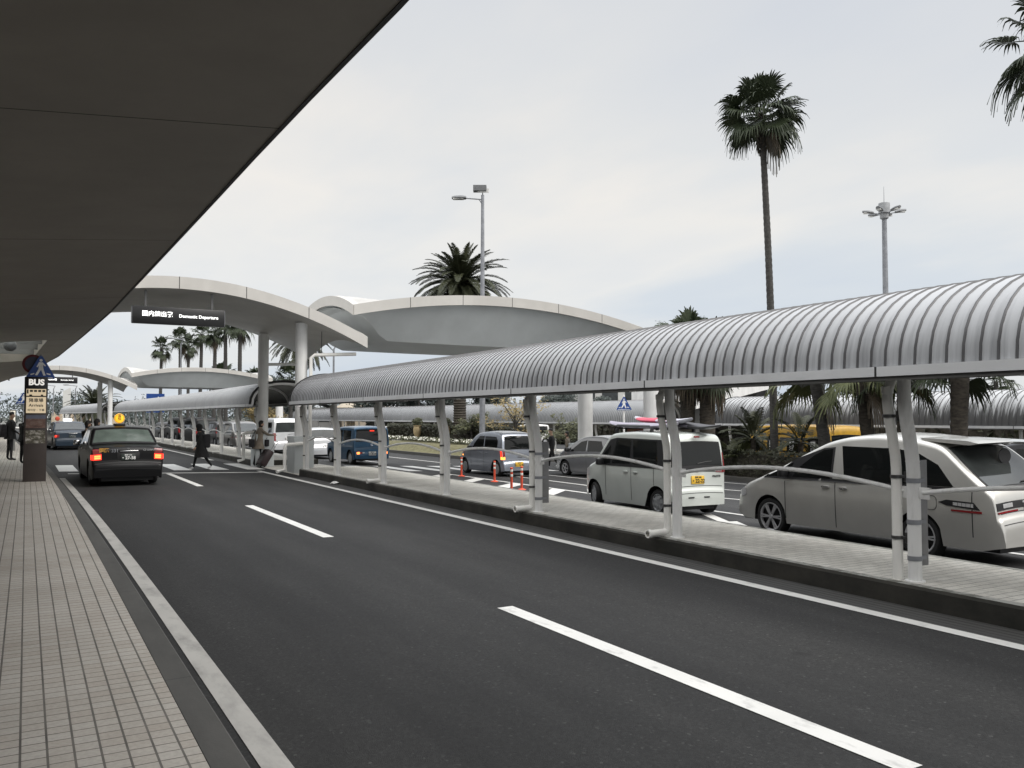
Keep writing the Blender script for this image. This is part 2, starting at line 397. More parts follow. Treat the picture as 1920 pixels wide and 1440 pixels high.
# terminal sidewalk and its kerb
mb = MB(); strip(mb, -14, 0.76, -14, 150, 0.15, 2, lb); mb.build('sidewalk', M['tiles'], kind='structure')
mb = MB()
prof = [(0.765, 0.148), (0.915, 0.150), (0.93, 0.135), (0.955, -0.02)]
n = 90
J_ = [-9.3, -6.2, -3.2, -0.3, 2.63, 5.6, 8.6, 11.5, 14.5, 17.5, 20.5, 23.5]
ys_ = sorted([-14+164*i/n for i in range(n+1)]+J_+[y+0.012 for y in J_])
rings = [[(lb(x, y), y, z) for x, z in prof] for y in ys_]
mb.loft(rings, closed=False)
mb.m = [1 if ys_[i//3] in J_ else 0 for i in range(len(mb.f))]
mb.build('kerb', [M['kerb'], M['seam']], kind='structure')
# walkway islands
isl_far = lambda y: 8.72+0.032*max(0.0, min(y, 22.0))
def island_outline(y0, y1, r=0.75, dx=0.0):
    L0 = [(7.10+dx, y0+(y1-r-y0)*i/30) for i in range(31)]
    if y1 < 60:
        L0 += [(7.10+dx+r-r*math.cos(a), y1-r+r*math.sin(a)) for a in [R(15*k) for k in range(1, 7)]]
        xr = isl_far(y1)
        L0 += [(xr-r+r*math.cos(a)-dx, y1-r+r*math.sin(a)) for a in [R(90-15*k) for k in range(0, 6)]]
    L0 += [(isl_far(y)-dx, y) for y in [y1-r-(y1-r-y0)*i/30 for i in range(31)]]
    return L0
def island(y0, y1, flip=False):
    def out(dx): return [(x, (y0+y1-y) if flip else y) for x, y in island_outline(y0, y1, 0.75, dx)]
    O = [(bendx(x, y), y) for x, y in out(0.0)]; I = [(bendx(x, y), y) for x, y in out(0.06)]; P2 = [(bendx(x, y), y) for x, y in out(0.13)]
    mk = MB(); n = len(O)
    mk.loft([[(x, y, -0.35) for x, y in O], [(x, y, 0.175) for x, y in O], [(x, y, 0.198) for x, y in [((a[0]+b[0])/2, (a[1]+b[1])/2) for a, b in zip(O, I)]]], closed=True)
    mk.build('island_kerb', M['mosskerb'], kind='structure')
    mk = MB(); mk.loft([[(x, y, 0.199) for x, y in [((a[0]+b[0])/2, (a[1]+b[1])/2) for a, b in zip(O, I)]], [(x, y, 0.2) for x, y in P2]], closed=True)
    mk.build('island_kerb_top', M['kerbtop'], kind='structure')
    mp = MB(); m2 = 36
    # pavement: strips across between matched near / far edge points
    k = (n-11 if y1 < 60 else n)//2
    mp2 = MB()
    tri = geometry.tessellate_polygon([[Vector((x, y, 0)) for x, y in P2]])
    mp2.add([(x, y, 0.2) for x, y in P2], [tuple(t) for t in tri])
    mp2.build('island_pavement', M['pavers'], kind='structure', smooth=False)
island(-14, 25.9)
island(31.0, 74.5, flip=False)
island(80.5, 150)
mb = MB(); strip(mb, 7.12, 9.5, 25.9-0.8, 32, 0.012, 1.0); mb.build('crossing_pavement', M['pavers'], kind='structure')
# gutter strip along the island
mb = MB(); strip(mb, 6.675, 7.12, -14, 24.6, 0.004); strip(mb, 6.675, 7.12, 32.2, 140, 0.004)
mb.build('gutter_strip', M['gutterstone'], kind='structure')
# painted markings
mk = MB(); strip(mk, 1.05, 1.195, -14, 27.6, 0.005, 2, lb); mk.build('kerbside_line', M['edgeline'], kind='structure')
mk = MB(); strip(mk, 6.52, 6.672, -14, 28.2, 0.005); strip(mk, 6.52, 6.66, 36, 140, 0.005)
y = 2.75
for a, b in ((2.75, 6.9), (12.15, 17.28), (22.66, 28.25), (37.5, 42.5), (47.5, 52.5), (57.5, 62.5), (68, 73)):
    strip(mk, 3.78, 3.94, a, b, 0.005)
mk.build('lane_line', M['linepaint'], kind='structure')
mk = MB()
sk = lambda x: 0.42*(6.5-x)
mk.add([(1.15, 27.25+sk(1.15), 0.006), (6.52, 27.25, 0.006), (6.52, 27.5, 0.006), (1.15, 27.5+sk(1.15), 0.006)], [(0, 1, 2, 3)])
mk.build('stop_line', M['linepaint'], kind='structure')
mk = MB()
for i in range(6):
    x0 = 6.45-1.1*i; x1 = x0+0.55
    mk.add([(x0, 29.1+sk(x0)*0.8, 0.005), (x1, 29.1+sk(x1)*0.8, 0.005), (x1, 33.2+sk(x1)*0.8, 0.005), (x0, 33.2+sk(x0)*0.8, 0.005)], [(0, 1, 2, 3)])
for i in range(6):
    x0 = 6.45-1.1*i; x1 = x0+0.55
    mk.add([(bendx(x, y), y, 0.005) for x, y in ((x0, 76), (x1, 76), (x1, 79.5), (x0, 79.5))], [(0, 1, 2, 3)])
mk.build('crosswalk', M['linepaint'], kind='structure')
mk = MB()
def gline(pts, w):
    for (xa, ya), (xb, yb) in zip(pts[:-1], pts[1:]):
        m = max(1, int(abs(yb-ya)/2))
        for i in range(m):
            p = [(xa+(xb-xa)*t, ya+(yb-ya)*t) for t in (i/m, (i+1)/m)]
            mk.add([(p[0][0], p[0][1], ground_z(p[0][0])+0.003), (p[0][0]+w, p[0][1], ground_z(p[0][0]+w)+0.003),
                    (p[1][0]+w, p[1][1], ground_z(p[1][0]+w)+0.003), (p[1][0], p[1][1], ground_z(p[1][0])+0.003)], [(0, 1, 2, 3)])
def gpoly(pts): mk.poly([(x, y, ground_z(x)+0.005) for x, y in pts])
gline([(13.4, 29), (13.3, 19), (13.0, 6), (13.0, -10)], 0.16)
gline([(15.35, 29), (15.2, 21.6), (16.3, 16.3), (16.7, 6), (16.7, -10)], 0.16)
gline([(17.0, 29), (17.3, 24.5), (18.95, 18.8), (19.2, 6), (19.2, -10)], 0.16)
gline([(20.4, 30), (21.9, 20), (21.9, -10)], 0.16)
gpoly([(11.40, 23.6), (11.40, 22.95), (13.38, 25.3), (13.38, 25.95)])
gpoly([(11.33, 21.3), (11.33, 20.6), (13.33, 22.7), (13.33, 23.4)])
gpoly([(11.33, 18.75), (11.40, 18.2), (13.33, 20.3), (13.33, 21.0)])
gpoly([(11.45, 26.2), (11.45, 25.5), (13.4, 27.8), (13.4, 28.5)])
gpoly([(12.45, 13.75), (12.72, 13.75), (11.95, 12.4), (12.15, 12.4), (11.1, 10.6), (11.55, 12.4), (11.7, 12.4)])
for i in range(8):
    x0 = 10.2+1.25*i
    gpoly([(x0, 30.2), (x0+0.6, 30.2), (x0+0.6, 34.2), (x0, 34.2)])
gline([(10.4, 150), (10.4, 45)], 0.12)
gline([(14.2, 150), (14.2, 36.5)], 0.15); gline([(17.4, 150), (17.4, 36.5)], 0.15)
mk.build('pickup_marking', M['linepaint'], kind='structure')
# raised planting beds beyond the pick-up road
def bed(name, x0, x1, y0, y1, h, mat, hb=0.0):
    m = MB(); n = 12; V = []; F = []
    for j in range(n+1):
        yy = y0+(y1-y0)*j/n
        for k in range(n+1):
            xx = x0+(x1-x0)*k/n
            e = min(1, min(k, n-k)/3.0)*min(1, min(j, n-j)/2.0)
            V.append((xx, yy, ground_z(xx)+0.16+h*smooth01(e)))
    F = [(j*(n+1)+k, j*(n+1)+k+1, (j+1)*(n+1)+k+1, (j+1)*(n+1)+k) for j in range(n) for k in range(n)]
    m.add(V, F); m.build(name, mat, kind='structure')
    m = MB(); z = ground_z(x0)
    for a in ((x0-0.15, y0-0.15, x0, y1+0.15), (x1, y0-0.15, x1+0.15, y1+0.15), (x0, y0-0.15, x1, y0), (x0, y1, x1, y1+0.15)):
        m.box(a[0], a[1], z-0.1, a[2], a[3], z+0.17)
    m.build(name+'_kerb', M['kerb'], kind='structure')
bed('planting_bed', 22.55, 24.9, -10, 24.3, 0.05, M['soil'])
bed('lawn', 20.7, 24.9, 38.0, 62.0, 0.5, M['grass'])
m = MB(); strip(m, 28.9, 33.5, -14, 31.2, 0.02, 6, nb, ground_z); strip(m, 28.9, 33.5, 36, 130, 0.02, 6, nb, ground_z)
m.build('far_pavement', M['pavers'], kind='structure')
# ------------------------------------------------------------------ barrel-roofed walkways
def roofmat(name, col, dirt, lo, hi, amt):
    m, nt, b = newmat(name); v = objco(nt)
    sx = nd(nt, 'ShaderNodeSeparateXYZ'); L(nt, v, sx.inputs[0])
    cell = mathn(nt, 'FLOOR', mathn(nt, 'DIVIDE', sx.outputs[1], 0.15))
    wn = nd(nt, 'ShaderNodeTexWhiteNoise', noise_dimensions='1D'); L(nt, cell, wn.inputs['W'])
    st = noise(nt, stretchv(nt, v, 0.5, 9.0, 0.5), 1.6, 6, 0.6)
    st2 = noise(nt, stretchv(nt, v, 1, 2.0, 1), 0.5, 5)
    h = mathn(nt, 'MULTIPLY', mathn(nt, 'SUBTRACT', 2.85, sx.outputs[2]), 0.34)     # rain runs leave more grime low on the sheets
    k = mathn(nt, 'ADD', mathn(nt, 'ADD', mathn(nt, 'MULTIPLY', st, 0.65), mathn(nt, 'MULTIPLY', st2, 0.35)), h)
    k = ramp(nt, k, [(lo, (0, 0, 0)), (hi, (1, 1, 1))]).outputs[0]
    k = mathn(nt, 'MULTIPLY', k, amt)
    base = ramp(nt, wn.outputs['Value'], [(0.0, tuple(x*0.9 for x in col)), (1.0, col)]).outputs[0]
    L(nt, mixc(nt, k, base, dirt), b.inputs['Base Color'])
    b.inputs['Metallic'].default_value = 0.0; b.inputs['Roughness'].default_value = 0.62; b.inputs['Specular IOR Level'].default_value = 0.35
    return m
M['roofA'] = roofmat('roof_sheet', (0.44, 0.45, 0.465), (0.10, 0.105, 0.11), 0.57, 0.84, 0.72)
M['roofB'] = roofmat('roof_sheet_streaked', (0.37, 0.38, 0.39), (0.15, 0.15, 0.15), 0.52, 0.82, 0.6)
M['roofE'] = roofmat('roof_sheet_grimy', (0.50, 0.51, 0.52), (0.045, 0.045, 0.045), 0.41, 0.56, 0.92)
M['ribpale'] = simple('roof_rib_pale', (0.26, 0.265, 0.27), 0.5); M['rib'] = simple('roof_rib', (0.075, 0.075, 0.078), 0.5, 0.3)

def arc_pts(x0, hw, z0, rise, n, e=2.25):
    P = []
    for k in range(n+1):
        a = PI*k/n; c = math.cos(a); s_ = math.sin(a)
        P.append((x0+hw-hw*math.copysign(abs(c)**(2/e), c), z0+rise*abs(s_)**(2/e)))
    return P
def walkway(root, x0, y0, y1, zg, rise, joints, roof, segs=18, fb=bendx, pitch=0.15, hw=1.25, h=0.013, rib='rib'):
    z0 = zg+2.20
    prof = arc_pts(x0, hw, z0, rise, segs)
    nrm = []
    for k in range(len(prof)):
        a = prof[max(0, k-1)]; b = prof[min(len(prof)-1, k+1)]
        t = Vector((b[0]-a[0], 0, b[1]-a[1])).normalized(); nrm.append((-t.z, t.x))
    m = MB(); n = int((y1-y0)/pitch)
    seq = []
    for i in range(n):
        ya = y0+i*pitch
        seq += [(ya, 0, 0), (ya+pitch-0.026, 0, 0), (ya+pitch-0.018, h, 1), (ya+pitch-0.006, h, 1)]
    seq.append((y0+n*pitch, 0, 0))
    rings = [[(fb(p[0]+q[0]*d, y), y, p[1]+q[1]*d) for p, q in zip(prof, nrm)] for y, d, _ in seq]
    N = len(prof); V = [p for r in rings for p in r]; F = []; MI = []
    for i in range(len(seq)-1):
        for k in range(N-1):
            F.append((i*N+k, i*N+k+1, (i+1)*N+k+1, (i+1)*N+k)); MI.append(1 if (i % 4) in (1, 2, 3) else 0)
    m.v = V; m.f = F; m.m = MI
    m.build('roof_sheet', [M[roof], M[rib]], root, True, angle=30)
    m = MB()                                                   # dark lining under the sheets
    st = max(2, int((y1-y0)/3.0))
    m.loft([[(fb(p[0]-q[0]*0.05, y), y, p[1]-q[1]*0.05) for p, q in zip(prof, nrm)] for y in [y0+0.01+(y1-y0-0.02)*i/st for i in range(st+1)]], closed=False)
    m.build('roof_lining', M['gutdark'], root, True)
    J = [y0]+[j for j in joints if y0+0.3 < j < y1-0.3]+[y1]
    for side in (0, 1):
        g = MB(); gd = MB(); up = 0.0 if side == 0 else 0.11
        xa, xb = (x0-0.055, x0+0.10) if side == 0 else (x0+2*hw-0.10, x0+2*hw+0.055)
        yj = sorted(set([y0, y1]+[y0+1.5*i for i in range(int((y1-y0)/1.5))]+[q for j in J[1:-1] for q in (j-0.012, j+0.012)]))
        g.loft([[(fb(x, y), y, z) for x, z in ((xa, z0-0.078+up), (xa, z0+0.012+up), (xb, z0+0.012+up), (xb, z0-0.078+up))] for y in yj], True, True)
        for i in range(len(yj)-1):
            if yj[i+1]-yj[i] < 0.03:
                for k in range(4): g.m[i*4+k] = 1
        nn = max(2, int((y1-y0)/3))
        xa, xb = (x0-0.03, x0+0.42) if side == 0 else (x0+2*hw-0.42, x0+2*hw+0.03)
        gd.loft([[(fb(x, y), y, z) for x, z in ((xa, z0-0.115+up), (xa, z0-0.080+up), (xb, z0-0.03+up), (xb, z0-0.08+up))] for y in [y0+0.02+(y1-y0-0.04)*i/nn for i in range(nn+1)]], True, True)
        g.build('gutter', [M['gutter'], M['seam']], root, True)
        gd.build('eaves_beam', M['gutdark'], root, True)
    for yj in J:                                               # ribs of the arch under the lining, at each post, and end trims
        a = MB()
        y_ = min(max(yj, y0+0.06), y1-0.06)
        a.loft([[(fb(p[0]-q[0]*d, y), y, p[1]-q[1]*d) for p, q in zip(prof, nrm)] for y, d in ((y_-0.05, 0.055), (y_-0.05, 0.13), (y_+0.05, 0.13), (y_+0.05, 0.055))], False)
        a.build('arch_rib', M['post'], root, True)
    for ye, s_ in ((y0, -1), (y1, 1)):
        e = MB()
        e.loft([[(fb(p[0]+q[0]*d, y), y, p[1]+q[1]*d) for p, q in zip(prof, nrm)] for y, d in ((ye+s_*0.002, -0.02), (ye+s_*0.03, -0.02), (ye+s_*0.03, 0.035), (ye-s_*0.03, 0.035))], False)
        e.build('end_trim', M['seam'], root, True)
def post_meshes():
    p = MB(); r = 0.062
    p.tube([(0, 0, 0), (0, 0, 1.02), (-0.012, 0, 1.16), (-0.045, 0, 1.34), (-0.085, 0, 1.50), (-0.112, 0, 1.66), (-0.118, 0, 1.80), (-0.118, 0, 2.08)], r, 16)
    for z, x in ((1.13, -0.008), (1.44, -0.07)):
        p.lathe([(r, z-0.006), (r+0.003, z-0.004), (r+0.003, z+0.004), (r, z+0.006)], (x, 0, 0), n=16)
    p.lathe([(r+0.03, 0.0), (r+0.03, 0.012), (r, 0.014)], n=16)
    y = 0.16; x = -0.03; rr = 0.048
    def drop(elbow):
        q = MB()
        body(q, elbow); return q
    def body(q, elbow):
        q.tube([(x, y, 0.10 if elbow else 0.0), (x, y, 1.06), (x-0.012, y, 1.18), (x-0.05, y, 1.36), (x-0.09, y, 1.52), (x-0.115, y, 1.70), (x-0.115, y-0.0, 1.80), (x-0.06, y-0.02, 1.93), (x-0.05, y-0.03, 2.12)], rr, 14)
        if elbow: q.tube([(x, y, 0.13), (x-0.01, y, 0.075), (x-0.05, y, 0.058), (x-0.30, y, 0.050)], [rr, rr, rr*0.98, rr*0.95], 14, cap=False)
        if elbow: q.lathe([(rr*0.8, -0.33), (rr*1.14, -0.33), (rr*1.14, -0.28), (rr*0.95, -0.278)], (x, y, 0.050), 'x', n=14)
        q.lathe([(rr, 1.775), (rr*1.15, 1.78), (rr*1.15, 1.84), (rr, 1.845)], (x-0.115, y, 0), n=14)
        q.lathe([(rr, 1.93), (rr*1.12, 1.935), (rr*1.12, 1.97), (rr, 1.975)], (x-0.055, y-0.02, 0), n=14)
    cs = []
    for z, xo in ((0.40, 0.0), (0.98, 0.0), (1.56, -0.1)):
        c = MB(); cs.append(c)
        c.lathe([(rr+0.004, z-0.016), (rr+0.009, z-0.014), (rr+0.009, z+0.014), (rr+0.004, z+0.016)], (x+xo, y, 0), n=14)
        c.box(x+xo-0.01, 0.05, z-0.012, x+xo+0.015, y-0.04, z+0.012)
        c.box(x+xo+0.005, 0.066, z-0.05, x+xo+0.035, 0.085, z+0.05)
    return p, [drop(False), drop(True)], cs
_pp = post_meshes()
def rail_mesh(span):
    a = MB(); pts = []
    y0, y1 = 0.10, span-0.10
    for i in range(15):
        t = i/14.0
        pts.append((0, y0+(y1-y0)*t, 0.84+0.14*math.sin(PI*t)**0.9 if 0 < t < 1 else 0.84))
    a.tube(pts, 0.024, 10)
    for ya, yb in ((0.055, 0.16), (span-0.16, span-0.055)):
        a.box(-0.012, ya, 0.78, 0.012, yb, 0.89, bev=0.004)
    return a
_post = []; _rail = {}
def posts(root, X, Ys, zb, fb=bendx, detail=True, rails=True, elbows=()):
    for i, y in enumerate(Ys):
        x = fb(X, y); loc = (x-root.location.x, y-root.location.y, zb-root.location.z)
        if not _post:
            p = _pp[0].build('post', M['post'], root); q = _pp[1][0].build('downpipe', M['pipe'], p); q2 = _pp[1][1].build('downpipe', M['pipe'], p); c = [k.build('pipe_clamp', M['steel'], p) for k in _pp[2]]
            _post.append((p, q, c, q2.data)); p.location = loc; bpy.data.objects.remove(q2)
        else:
            p0, q0, c0, el = _post[0]
            p = p0.copy(); COL.objects.link(p); p.parent = root; p.location = loc
            for s_ in ([q0]+c0 if detail else ()):
                d = s_.copy(); COL.objects.link(d); d.parent = p
                if s_ is q0 and i in elbows: d.data = el
        if rails and i+1 < len(Ys):
            sp = round(Ys[i+1]-y, 2)
            if sp > 5: continue
            if sp not in _rail:
                rr = rail_mesh(sp).build('handrail', M['post'], root); _rail[sp] = rr
            else:
                rr = _rail[sp].copy(); COL.objects.link(rr); rr.parent = root
            rr.location = loc; rr.rotation_euler = (0, 0, math.atan2(-(fb(X, y+sp)-x), sp))

GZ2 = -0.77
PY = [-5.1, -1.68, 1.72, 5.15, 8.53, 11.95, 15.45, 18.9, 22.25, 25.2]
wa = thing('walkway_canopy', 'nearest barrel-roofed walkway shelter with ribbed grey sheets, running along the kerb island at the right', 'canopy', (8.1, 9.6, 0.0))
walkway(wa, 6.85, -5.4, 25.35, 0.0, 0.85, PY, 'roofA', 20)
posts(wa, 7.32, PY, 0.2, elbows=(1, 4, 5, 7))
wb = thing('walkway_canopy', 'long smooth grey walkway shelter beyond the crosswalk, left of the round columns', 'canopy', (8.1, 52, 0.0))
PB = [round(31.1+3.42*i, 2) for i in range(13)]
walkway(wb, 6.85, 30.7, 73.6, 0.0, 0.85, PB, 'roofB', 14, h=0.006, rib='ribpale')
posts(wb, 7.32, PB, 0.2, elbows=(2, 4, 5, 7, 9))
wc = thing('walkway_canopy', 'farthest short walkway shelter past the second arched crossing roof', 'canopy', (bendx(8.1, 90), 90, 0.0))
PC = [round(81+3.42*i, 2) for i in range(8)]
walkway(wc, 6.85, 80.6, 106, 0.0, 0.85, PC, 'roofB', 10, h=0.006, rib='ribpale')
posts(wc, 7.32, PC, 0.2)
wd = thing('walkway_canopy', 'ribbed walkway shelter across the pick-up road, ending beside the big white columns', 'canopy', (30.5, 65, GZ2))
PD = [round(36.9+4.6*i, 2) for i in range(17)]
walkway(wd, 29.0, 36.3, 115.0, GZ2, 1.30, PD, 'roofB', 14, nb, pitch=0.17, hw=1.5, h=0.012)
posts(wd, 29.5, PD, -0.62, nb, detail=False, rails=False)
m = MB()
prof = arc_pts(29.0, 1.5, GZ2+2.2, 1.30, 16)
m.loft([[(x, y, z+0.03) for x, z in prof] for y in (36.28, 35.8)]+[[(x, 35.8, z-0.10) for x, z in prof]], False)
m.build('end_hood', M['fascia'], wd, True)
we = thing('walkway_canopy', 'grime-streaked walkway shelter behind the palms on the far right', 'canopy', (30.5, 10, GZ2))
PE = [round(30.4-4.6*i, 2) for i in range(10)][::-1]
walkway(we, 29.0, -12, 31.0, GZ2, 1.30, PE, 'roofE', 16, nb, pitch=0.24, hw=1.5, h=0.02)
posts(we, 29.5, PE, -0.62, nb, detail=False, rails=False)
# backs of two small boards strapped to walkway posts
def strapped_board(px, py, label):
    t = thing('post_board', label, 'sign board', (px, py, 0.2), 0, 'boards strapped to the walkway posts')
    b = MB(); b.box(0.066, -0.012, 0.14, 0.190, 0.004, 1.14, bev=0.004); b.build('panel', M['signback'], t)
    for z in (0.22, 0.56, 0.95):
        s_ = MB()
        s_.lathe([(0.0632, z-0.022), (0.0662, z-0.022), (0.0662, z+0.022), (0.0632, z+0.022)], n=16)
        s_.box(0.06, -0.034, z-0.016, 0.13, -0.012, z+0.016)
        s_.build('strap', M['galv'], t)
strapped_board(7.32, 5.15, 'grey back of a narrow board strapped to the nearest walkway post')
strapped_board(7.32, 11.95, 'grey back of a narrow board strapped to the third walkway post from the right')

# ------------------------------------------------------------------ arched crossing roofs
M['shell'] = mat_stained('roof_skin', (0.46, 0.45, 0.43), (0.30, 0.29, 0.27), 0.6, 0.6, (1, 1, 1), 0.7, 0.45, 0.75)
def arched_roof(root, x0, x1, y0, y1, xc, zt, a, th, mats, bl=0.0, br=0.55, fas=0.33, joints=1.95):
    """thin barrel roof across the road; bl / br lift the middle of its left / right end into a small arch"""
    ym = (y0+y1)/2; hy = (y1-y0)/2
    def top(x, y):
        z = zt-a*(x-xc)**2; v = (y-ym)/hy
        z += br*(1-v*v)*smooth01((x-(x1-2.2))/2.2)+bl*(1-v*v)*smooth01(((x0+2.2)-x)/2.2)
        return z
    nx, ny = 44, 14
    def grid(dz, ins=0.0, crease=0.0):
        mb = MB(); V = []
        for i in range(nx+1):
            x = x0+ins+(x1-x0-2*ins)*i/nx
            for j in range(ny+1):
                y = y0+ins+(y1-y0-2*ins)*j/ny; v = min(1.0, min(j, ny-j)/3.0)
                V.append((x, y, top(x, y)+dz-crease*v))
        mb.add(V, [(i*(ny+1)+j, i*(ny+1)+j+1, (i+1)*(ny+1)+j+1, (i+1)*(ny+1)+j) for i in range(nx) for j in range(ny)])
        return mb
    grid(-0.01).build('roof_shell', mats[0], root, True)
    grid(-th, 0.03, 0.10).build('soffit', mats[1], root, True, angle=12)
    nseg = max(1, int(round((x1-x0)/joints)))
    jx = [x0+(x1-x0)*s_/nseg for s_ in range(1, nseg)]
    xs_ = sorted([x0+(x1-x0)*i/60 for i in range(61)]+[q for j in jx for q in (j-0.011, j+0.011)])
    for y, o in ((y0, -1), (y1, 1)):
        f = MB()
        f.loft([[(x, y+o*0.03, top(x, y)-fas), (x, y+o*0.03, top(x, y)+0.015), (x, y-o*0.22, top(x, y)+0.035), (x, y-o*0.02, top(x, y)-fas)] for x in xs_], True, True)
        for i in range(len(xs_)-1):
            if abs(xs_[i+1]-xs_[i]-0.022) < 1e-6 or any(abs(xs_[i]-j) < 0.0115 and abs(xs_[i+1]-j) < 0.0115 for j in jx):
                f.m[i*4] = 1
        f.build('fascia', [mats[2], M['seam']], root, True, angle=25)
    for x, o in ((x0, -1), (x1, 1)):
        f = MB(); f.loft([[(x+o*0.03, y, top(x, y)-fas), (x+o*0.03, y, top(x, y)+0.015), (x-o*0.2, y, top(x, y)+0.035), (x-o*0.02, y, top(x, y)-fas)] for y in [y0+(y1-y0)*j/16 for j in range(17)]], True, True)
        f.build('fascia', mats[2], root, True, angle=25)
    return top
def column(root, x, y, zb, zt, r, box=None, mat='column', pipe=None):
    c = MB(); c.lathe([(r, zb), (r, zt)], (x, y, 0), n=24); ob = c.build('column', M[mat], root, True)
    if box:
        b = MB(); w, d, h = box; b.box(x-w/2, y-d/2, zb-0.02, x+w/2, y+d/2, zb+h, bev=0.015); b.build('column_base', M['hull'], root, True)
    if pipe:
        p = MB()
        p.tube(pipe, 0.055, 12)
        p.build('downpipe', M['pipe'], root, True)
def hanging_sign(label, x0, x1, y, z0, z1, ztop, jp, en, rz=0.0, grp='lit signs under the arched roofs', xo=0, yo=0):
    t = thing('hanging_sign', label, 'sign', ((x0+x1)/2+xo, y+yo, z0), rz, grp)
    w = (x1-x0)/2; h = z1-z0
    b = MB(); b.box(-w, -0.09, 0, w, 0.09, h, bev=0.012); b.build('sign_box', M['signblack'], t)
    e = MB(); e.box(-w-0.012, -0.075, 0.015, -w, 0.075, h-0.015); e.box(w, -0.075, 0.015, w+0.012, 0.075, h-0.015); e.build('end_cap', M['galv'], t)
    for xx in (-w*0.72, w*0.72):
        g = MB(); g.box(xx-0.03, -0.03, h-0.01, xx+0.03, 0.03, ztop-z0); g.build('hanger', M['steel'], t)
    text(jp, 0.165, M['litwhite'], t, face_to((-w*0.47, -0.093, h*0.56), (0, -1, 0)), 'lettering', bold=0.003)
    text(en, 0.128, M['litwhite'], t, face_to((w*0.42, -0.093, h*0.52), (0, -1, 0)), 'lettering', bold=0.002)
    return t
AR = [M['shell'], M['roofsoffit'], M['fascia']]
def roof_one(loc, label, rz=0.0):
    t = thing('arched_roof', label, 'arched roof', loc, rz, 'thin arched roofs over the crosswalks')
    return t
# geometry of both crossings is written around (7.4, 28.5)
def crossing(ox, oy, rz, labels, signs, first=True):
    A = roof_one((7.4, 28.5, 0), labels[0])
    topA = arched_roof(A, -1.9, 9.35, 25.7, 32.0, 3.8, 5.74, 0.0475, 0.33, AR)
    column(A, 7.52, 26.62, 0.0, 4.72, 0.185, (0.62, 0.85, 1.15), pipe=[(9.2, 26.3, 3.78), (7.85, 26.3, 3.70), (7.74, 26.32, 3.62), (7.74, 26.36, 1.0), (7.72, 26.3, 0.95), (6.9, 26.0, 0.9), (6.86, 25.98, 0.8), (6.86, 25.98, 0.15), (6.6, 25.9, 0.10)] if first else None)
    column(A, 7.32, 30.75, 0.0, 4.72, 0.185, (0.62, 0.85, 1.15), pipe=[(9.0, 31.2, 3.72), (7.6, 31.2, 3.66)] if first else None)
    if first:
        p = MB(); p.tube([(7.3, 30.9, 1.22), (6.75, 30.9, 1.2), (6.7, 30.9, 1.1), (6.7, 30.9, 0.25), (6.5, 30.9, 0.2)], 0.055, 12); p.build('downpipe', M['pipe'], A, True)
        w_ = MB(); w_.tube([(8.35, 27.2, 3.65), (8.35, 27.2, 4.55)], 0.012, 6); w_.build('pipe_hanger', M['steel'], A, True)
    B = roof_one((14.5, 28.9, 0), labels[1])
    x0, x1, y0, y1, xc, zt, a = 9.0, 20.6, 25.95, 32.6, 14.5, 5.94, 0.0205
    topB = arched_roof(B, x0, x1, y0, y1, xc, zt, a, 0.30, [M['shell'], M['hull'], M['fascia']], 0.62, 0.62, 0.32, 1.93)
    # deep tapering body slung under the shell
    h = MB(); ym = (y0+y1)/2; hy = (y1-y0)/2; secs = []
    for i in range(33):
        t = i/32.0; x = x0+0.10+(x1-x0-0.2)*t
        e = smooth01(min(t, 1-t)*(x1-x0)/1.5)
        zb = 4.28+0.0016*(x-xc)**2
        yi = hy-0.22-0.75*e
        ring = []
        for j in range(13):
            y = y0+0.10+(y1-y0-0.2)*j/12
            ring.append((x, y, topB(x, y)-0.30))
        lo = []
        for j in range(9):
            v = -1+2*j/8.0; y = ym+yi*v
            zz = topB(x, ym+hy*0.95*v)-0.34
            lo.append((x, y, zz*(1-e)+zb*e))
        secs.append(ring+lo[::-1])
    h.loft(secs, True, True)
    h.build('roof_body', M['hull'], B, True, angle=25)
    for yy in (26.4, 31.0):
        column(B, 21.4, yy, -0.55, 4.95, 0.33, (1.1, 1.1, 1.15))
    if signs:
        S = hanging_sign(signs[0], 2.52, 5.02, 25.95, 4.39, 4.88, 5.36, signs[1], signs[2])
    else: S = None
    if not first:
        for o in (A, B):
            d = Vector((o.location.x-7.4, o.location.y-28.5, 0)); c, s_ = math.cos(rz), math.sin(rz)
            o.location = (7.4+ox+d.x*c-d.y*s_, 28.5+oy+d.x*s_+d.y*c, 0); o.rotation_euler = (0, 0, rz)
        if S:
            d = Vector((S.location.x-7.4, S.location.y-28.5, 0)); c, s_ = math.cos(rz), math.sin(rz)
            S.location = (7.4+ox+d.x*c-d.y*s_, 28.5+oy+d.x*s_+d.y*c, S.location.z); S.rotation_euler = (0, 0, rz)
crossing(0, 0, 0, ('near white arched roof over the crosswalk, carrying the Domestic Departure sign', 'deep arched roof with a grey curved side panel, spanning the pick-up road behind the ribbed walkway'),
         ('black lit sign reading Domestic Departure under the near arched roof', '国内線出発', 'Domestic Departure'))
crossing(-1.75, 49.5, R(4.0), ('distant white arched roof over the far crosswalk, carrying the small Domestic Arrival sign', 'distant deep arched roof with a grey side panel, under the row of tall palms'),
         ('distant small black lit sign reading Domestic Arrival', '国内線到着', 'Domestic Arrival'), first=False)
